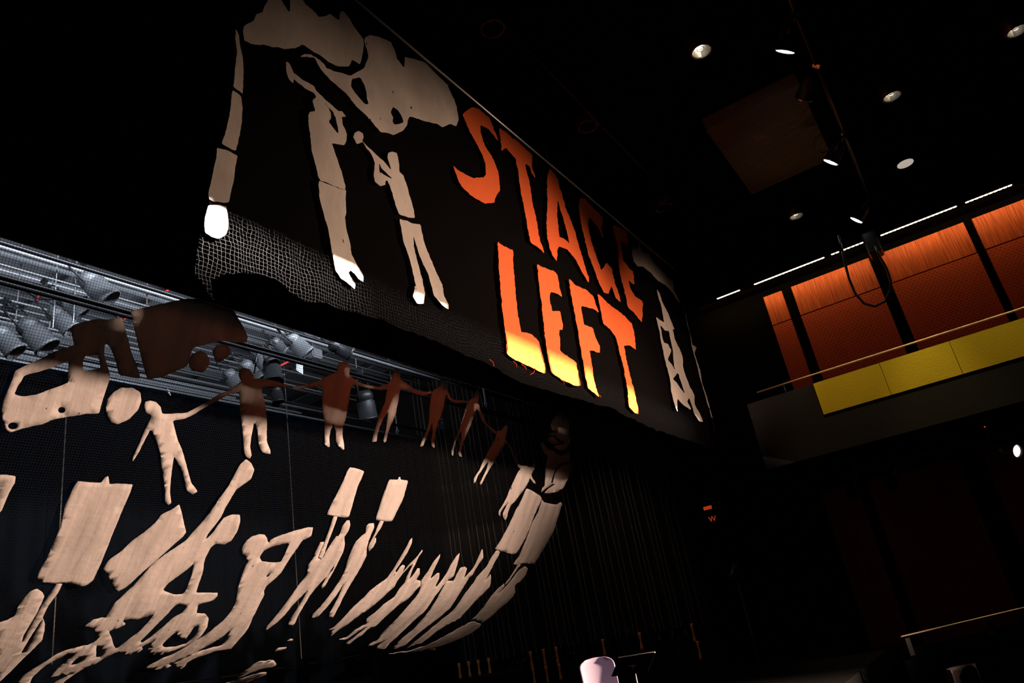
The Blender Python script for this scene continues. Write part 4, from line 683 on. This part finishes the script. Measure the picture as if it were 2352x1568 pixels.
for i, (a, b) in enumerate(((1925, 2005), (2030, 2235), (2290, 2480))):
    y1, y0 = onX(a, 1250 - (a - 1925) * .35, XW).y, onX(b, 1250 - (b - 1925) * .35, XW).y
    bm = B(); box(bm, (XW, y0, -.6), (XW + .08, y1, 2.9)); o = obj('wall_panel', bm, 'shadewood'); tag(o, ('narrow', 'broad', 'end')[i] + ' unlit dark red wall panel under the balcony', 'wall panel', 'unlit red panels under the balcony')
XL = 15.55
for i, (a, b) in enumerate((((1647, 688), (1700, 667)), ((1732, 654), (1893, 590)), ((1908, 584), (1927, 576)), ((1934, 573), (1992, 549)), ((2006, 545), (2012, 542)), ((2021, 538), (2196, 469)), ((2215, 462), (2323, 420)))):
    p, q = onX(*a, XL), onX(*b, XL); z = onX(1985, 553, XL).z
    t = thing('led_strip', ('first short', 'long bright', 'tiny', 'medium', 'single-dot', 'longest', 'last long')[i] + ' dotted LED strip above the red wall panels', 'LED strip', (XL, q.y, z), group='LED strips above the red panels')
    Ln = p.y - q.y
    bm = B(); box(bm, (.0, 0, -.012), (.05, Ln, .05)); obj('channel', bm, 'black', t)
    n = max(1, int(Ln / .075)); bm = B()
    for k in range(n):
        y = (k + .5) * Ln / n; box(bm, (-.006, y - .028, -.024), (.03, y + .028, -.012))
        box(bm, (-.004, y - .036, -.020), (.02, y + .036, -.014))
    obj('diodes', bm, 'diode', t)
bm = B(); box(bm, (15.62, -4, 7.43), (16.2, 5.5, 7.7)); tag(obj('trim_1', bm, 'black'), kind='structure')
P0 = onX(1934, 573, 15.2); bm = B(); tube(bm, [onX(*p, 15.2) - P0 for p in ((1926, 540), (1935, 575), (1940, 600), (1950, 640), (1965, 675), (1985, 697), (2010, 704), (2032, 692), (2045, 668), (2046, 645), (2036, 615), (2020, 588), (2010, 565))], .024, 8); o = obj('cable_loop', bm, 'darkpipe', smooth=True); o.location = P0; tag(o, 'black cable loop drooping in front of the red wall panels', 'cable')
bm = B(); P0 = onX(2008, 570, 15.3); box(bm, (-.05, -.13, -.10), (.34, .13, 7.46 - P0.z)); bmesh.ops.bevel(bm, geom=bm.edges[:], offset=.03, segments=1, affect='EDGES'); o = obj('cable_box', bm, 'fixdark'); o.location = P0; tag(o, 'black box at the top of the cable loop', 'box')
# upper balcony
XB = 14.0
def yx(px, py): return onX(px, py, XB).y
zy0, zy1 = 3.97, 4.56
bal = thing('balcony', 'balcony front with yellow ochre panels over a dark brown board, before the red wall', 'balcony')
bm = B(); box(bm, (XB + .02, -7, 3.30), (XB + .14, yx(1742, 1020), zy0)); obj('lower_fascia', bm, 'brown', bal, label='dark brown lower board')
bm = B(); box(bm, (XB + .14, -7, 3.30), (15.98, yx(1742, 1020), 3.42)); obj('deck', bm, 'brown', bal)
seams = [yx(1879, 916), yx(2034, 872), yx(2196, 822), yx(2380, 770), -7]
for a, b in zip(seams, seams[1:]):
    bm = B(); box(bm, (XB, b + .004, zy0), (XB + .05, a - .004, zy1)); obj('ochre_panel', bm, 'yellow', bal, label='yellow ochre front panel')
bm = B(); box(bm, (XB + .05, -7, zy0), (XB + .14, yx(1742, 1020), zy1 + .01)); obj('upper_fascia', bm, 'brown', bal)
rl = thing('balcony_rail', 'thin tan handrail along the top of the yellow balcony front', 'handrail')
bm = B(); tube(bm, [(XB + .05, -7, 4.73), (XB + .05, yx(1738, 902), 4.73)], .016, 10); obj('handrail', bm, 'tan', rl, True)
for k in range(7):
    y = 2.4 - 1.4 * k; bm = B(); tube(bm, [(XB + .08, y, 4.55), (XB + .05, y, 4.73)], .009, 6); obj('bracket', bm, 'fixdark', rl, True)
# lower balcony
zl = .36; pa, pb = onZ(2070, 1462, zl), onZ(2352, 1395, zl); dv = (pb - pa).normalized(); pe = pa + dv * 4.4
lr = thing('lower_rail', 'thin tan handrail on short posts at the bottom corner, under the balcony', 'handrail')
bm = B(); tube(bm, [pa, pe], .012, 10); obj('handrail', bm, 'tan', lr, True)
nrm = Vector((-dv.y, dv.x, 0));
if nrm.dot(pa) < 0: nrm = -nrm
for px in (2082, 2263, 2440):
    t = (px - 2070) / 282 * (pb - pa).length * (1 if px < 2352 else 1.05); c = pa + dv * (t + .02); bm = B()
    bb = [c + nrm * .03 + dv * s * .045 + Vector((0, 0, z)) for z in (-.26, -.035) for s in (-1, 1)]
    vs = [bm.verts.new(p) for p in bb] + [bm.verts.new(p + nrm * .05) for p in bb]
    for f in ((0, 1, 3, 2), (4, 6, 7, 5), (0, 2, 6, 4), (1, 5, 7, 3), (2, 3, 7, 6), (0, 4, 5, 1)): bm.faces.new([vs[i] for i in f])
    obj('post', bm, 'brown', lr)
bm = B(); q0, q1 = pa + nrm * .10 + dv * .02, pe + nrm * .10; vs = []
for z in (-.95 , zl - .19):
    for p in (q0, q1, q1 + nrm * .08, q0 + nrm * .08): vs.append(bm.verts.new((p.x, p.y, z)))
for f in ((0, 1, 5, 4), (1, 2, 6, 5), (2, 3, 7, 6), (3, 0, 4, 7), (4, 5, 6, 7), (3, 2, 1, 0)): bm.faces.new([vs[i] for i in f])
tag(obj('lower_parapet', bm, 'black'), 'low dark brown parapet carrying the short posts of the lower handrail', 'parapet')
# red tub seats before the parapet
ps = onZ(2225, 1540, -.1)
bm = B(); g = []
for j in range(9):
    t = j / 8; row = []
    for i in range(13):
        an = (i / 12 - .5) * 2.6; rr = .27 - .02 * t
        row.append(bm.verts.new((rr * math.cos(an), rr * math.sin(an), .45 + .4 * t)))
    g.append(row)
for j in range(8):
    for i in range(12): bm.faces.new((g[j][i], g[j][i + 1], g[j + 1][i + 1], g[j + 1][i]))
st0 = thing('tub_chair', 'dark red tub seat below the lower handrail, in front of the parapet', 'seat')
o = obj('backrest', bm, 'seat', st0, True); md = o.modifiers.new('t', 'SOLIDIFY'); md.thickness = .03
bm = B(); lathe(bm, [(0, .40), (.25, .40), (.26, .45), (.24, .48), (0, .48)]); obj('seat', bm, 'seat', st0, True)
bm = B(); tube(bm, [(0, 0, .40), (0, 0, 0)], .04, 10); lathe(bm, [(0, .03), (.2, .03), (.2, 0), (0, 0)]); obj('base', bm, 'fixdark', st0)
st0.location = (ps.x, ps.y, -.9); st0.rotation_euler = (0, 0, math.atan2(nrm.y, nrm.x))
# under-balcony lamp
pl_ = onX(2309, 1034, 14.6)
ub = make_light('under_balcony_lamp', 'small black lamp with a glowing half-moon lens under the balcony', 'fixdark', 'lamp', .34, .11, 'lamphalf'); face(ub, pl_, Vector((-.75, -.75, -.35))); stem(ub, 3.295)
for px, py, lab in ((2050, 1096, 'unlit small lamp under the balcony, second from its dark end'), (1962, 1115, 'unlit small lamp under the balcony, nearest its dark end')):
    o = make_light('under_balcony_lamp', lab, 'black', 'lamp', .3, .1); face(o, onX(px, py, 14.6), Vector((-.2, .5, -.8))); stem(o, 3.295)
bm = B(); bmesh.ops.create_icosphere(bm, subdivisions=1, radius=.014); o = obj('pilot_light', bm, 'redlight', bal, True, 'pinpoint red pilot light'); o.location = onX(2262, 980, XB + .015)

# ================================================================== the house ceiling: downlights, slatted board, lighting pipe
def downlight(label, lit=True):
    t = thing('downlight', label, 'downlight')
    bm = B(); lathe(bm, [(.165, .22), (.165, -.005), (.15, -.012), (.135, 0), (.135, .004)], 32); obj('trim_ring', bm, 'fixdark', t, True)
    bm = B(); lathe(bm, [(.135, .002), (.125, .05), (.10, .12), (.06, .17)], 32); obj('baffle', bm, 'darkpipe', t, True)
    bm = B(); prof = [(.128, .012), (.118, .05), (.094, .12), (.054, .17)]; rg = [[bm.verts.new((r * math.cos(a), r * math.sin(a), z)) for a in [math.radians(15 + 9 * k) for k in range(13)]] for r, z in prof]
    for a, b in zip(rg, rg[1:]):
        for k in range(12): bm.faces.new((a[k], a[k + 1], b[k + 1], b[k]))
    obj('reflector', bm, 'reflect' if lit else 'darkpipe', t, True)
    if lit: bm = B(); tube(bm, [(.05 * math.cos(.4 * k), .05 * math.sin(.4 * k), .055) for k in range(17)], .006, 6, False); obj('lamp_ring', bm, 'reflect', t, True)
    bm = B(); lathe(bm, [(0, .10), (.03, .105), (.042, .12), (.042, .168), (0, .17)][:], 20); obj('lamp', bm, 'lamp' if lit else 'fixdark', t, True)
    return t
dl = downlight(''); du = downlight('', False)
for i, (px, py, lab) in enumerate(((1611, 119, 'brightest round downlight, nearest the lettered banner'), (1748, 350, 'round downlight in the brown ribbed ceiling board'), (2049, 222, 'round downlight on the open dark ceiling, between the lighting pipe and the red wall'), (1829, 497, 'round downlight beyond the end of the brown ceiling board'), (2336, 72, 'round downlight cut by the frame edge at the top'))):
    o = dl if i == 0 else dup(dl); o.location = onZ(px, py, 8.5); tag(o, lab, 'downlight', 'lit ceiling downlights')
for i, (px, py, lab) in enumerate(((1132, 66, 'unlit downlight ring catching orange light, above the banner pipe'), (1350, 291, 'unlit downlight ring beside the bare pipe'), (1525, 478, 'unlit downlight with a pinpoint glint beyond the last letters'))):
    o = du if i == 0 else dup(du); o.location = onZ(px, py, 8.5); tag(o, lab, 'downlight', 'unlit ceiling downlights')
bm = B(); lathe(bm, [(0, 0), (.150, 0), (.155, .004), (.155, .02)], 36); o = obj('ceiling_speaker', bm, 'speaker', smooth=True); o.location = onZ(2080, 377, 8.70); tag(o, 'white round disc on the dark ceiling above the LED strips', 'ceiling disc')
c0 = [onZ(*p, 8.44) for p in ((1640, 300), (1850, 195), (1895, 350), (1730, 440))]
x0, x1, y0, y1 = 11.0, 13.75, .22, 1.78
bm = B(); box(bm, (x0, y0, 8.5), (x1, y1, 8.72)); k = x0
while k < x1 - .02: box(bm, (k, y0, 8.475), (k + .022, y1, 8.5)); k += .05
o = obj('ceiling_board', bm, 'slat'); tag(o, 'brown ribbed wooden board under the dark ceiling, around one downlight', 'ceiling board')
pipe_thing('lighting_pipe', 'black pipe under the house ceiling carrying four hanging spotlights', 'pipe', -.1, 8.05, 5.5, 16.1, .03, 'darkpipe')
def profile_spot(label):
    t = thing('hanging_spotlight', label, 'spotlight')
    bm = B(); lathe(bm, [(0, .17), (.07, .165), (.10, .12), (.125, .02), (.13, -.16), (.138, -.165), (.138, -.195), (.128, -.195), (.12, -.17), (.12, -.10)], 28); obj('housing', bm, 'fixdark', t, True)
    ln = None
    for r0, r1, z in ((.0, .022, -.166), (.03, .055, -.170), (.064, .085, -.175), (.094, .118, -.180)):
        bm = B(); lathe(bm, [(r0, z), (r1, z - .006)], 28); q = obj('lens' if ln is None else 'lens_step', bm, 'lampcool', ln or t, True); ln = ln or q
    bm = B(); lathe(bm, [(.139, -.18), (.143, -.187), (.139, -.196)], 28); obj('lens_rim', bm, 'chrome', ln, True)
    bm = B(); tube(bm, [(-.16, 0, 0), (-.16, 0, .16), (-.11, 0, .24), (.11, 0, .24), (.16, 0, .16), (.16, 0, 0)], .013, 8); obj('yoke', bm, 'fixdark', t, True)
    bm = B(); tube(bm, [(0, 0, .24), (0, 0, .30)], .016, 8); box(bm, (-.025, -.05, .27), (.025, .05, .33)); obj('clamp', bm, 'chrome', t)
    return t
sp0 = profile_spot('')
for i, (px, py, hx, lab) in enumerate(((1803, 120, 8.80, 'hanging spotlight nearest the camera on the black pipe, with a bright stepped lens'), (1905, 378, 12.3, 'hanging spotlight in the middle of the black pipe, with a loop of cable'), (1963, 512, 15.05, 'last hanging spotlight on the black pipe, just above the LED strips'), (1893, 174, 10.1, 'mostly hidden spotlight on the black pipe with only a glint showing'))):
    o = sp0 if i == 0 else dup(sp0); p = onZ(px, py, 7.66); hook = Vector((hx, -.1, 8.03)); ax = (hook - p).normalized()
    if i == 3: ax = Vector((-.65, -.6, .35)).normalized()
    face(o, hook - ax * .30, -ax); tag(o, lab, 'spotlight', 'spotlights on the house pipe')
P0 = onZ(1893, 300, 8.0); bm = B(); tube(bm, [onZ(*p, 8.0) - P0 for p in ((1893, 305), (1875, 315), (1869, 330), (1874, 345), (1888, 352), (1900, 348))], .014, 6); o = obj('cable_coil', bm, 'darkpipe', smooth=True); o.location = P0; tag(o, 'black loop of cable beside the middle hanging spotlight', 'cable')
for p in [o for o in bpy.data.objects if o.get('label') == '']: del p['label']
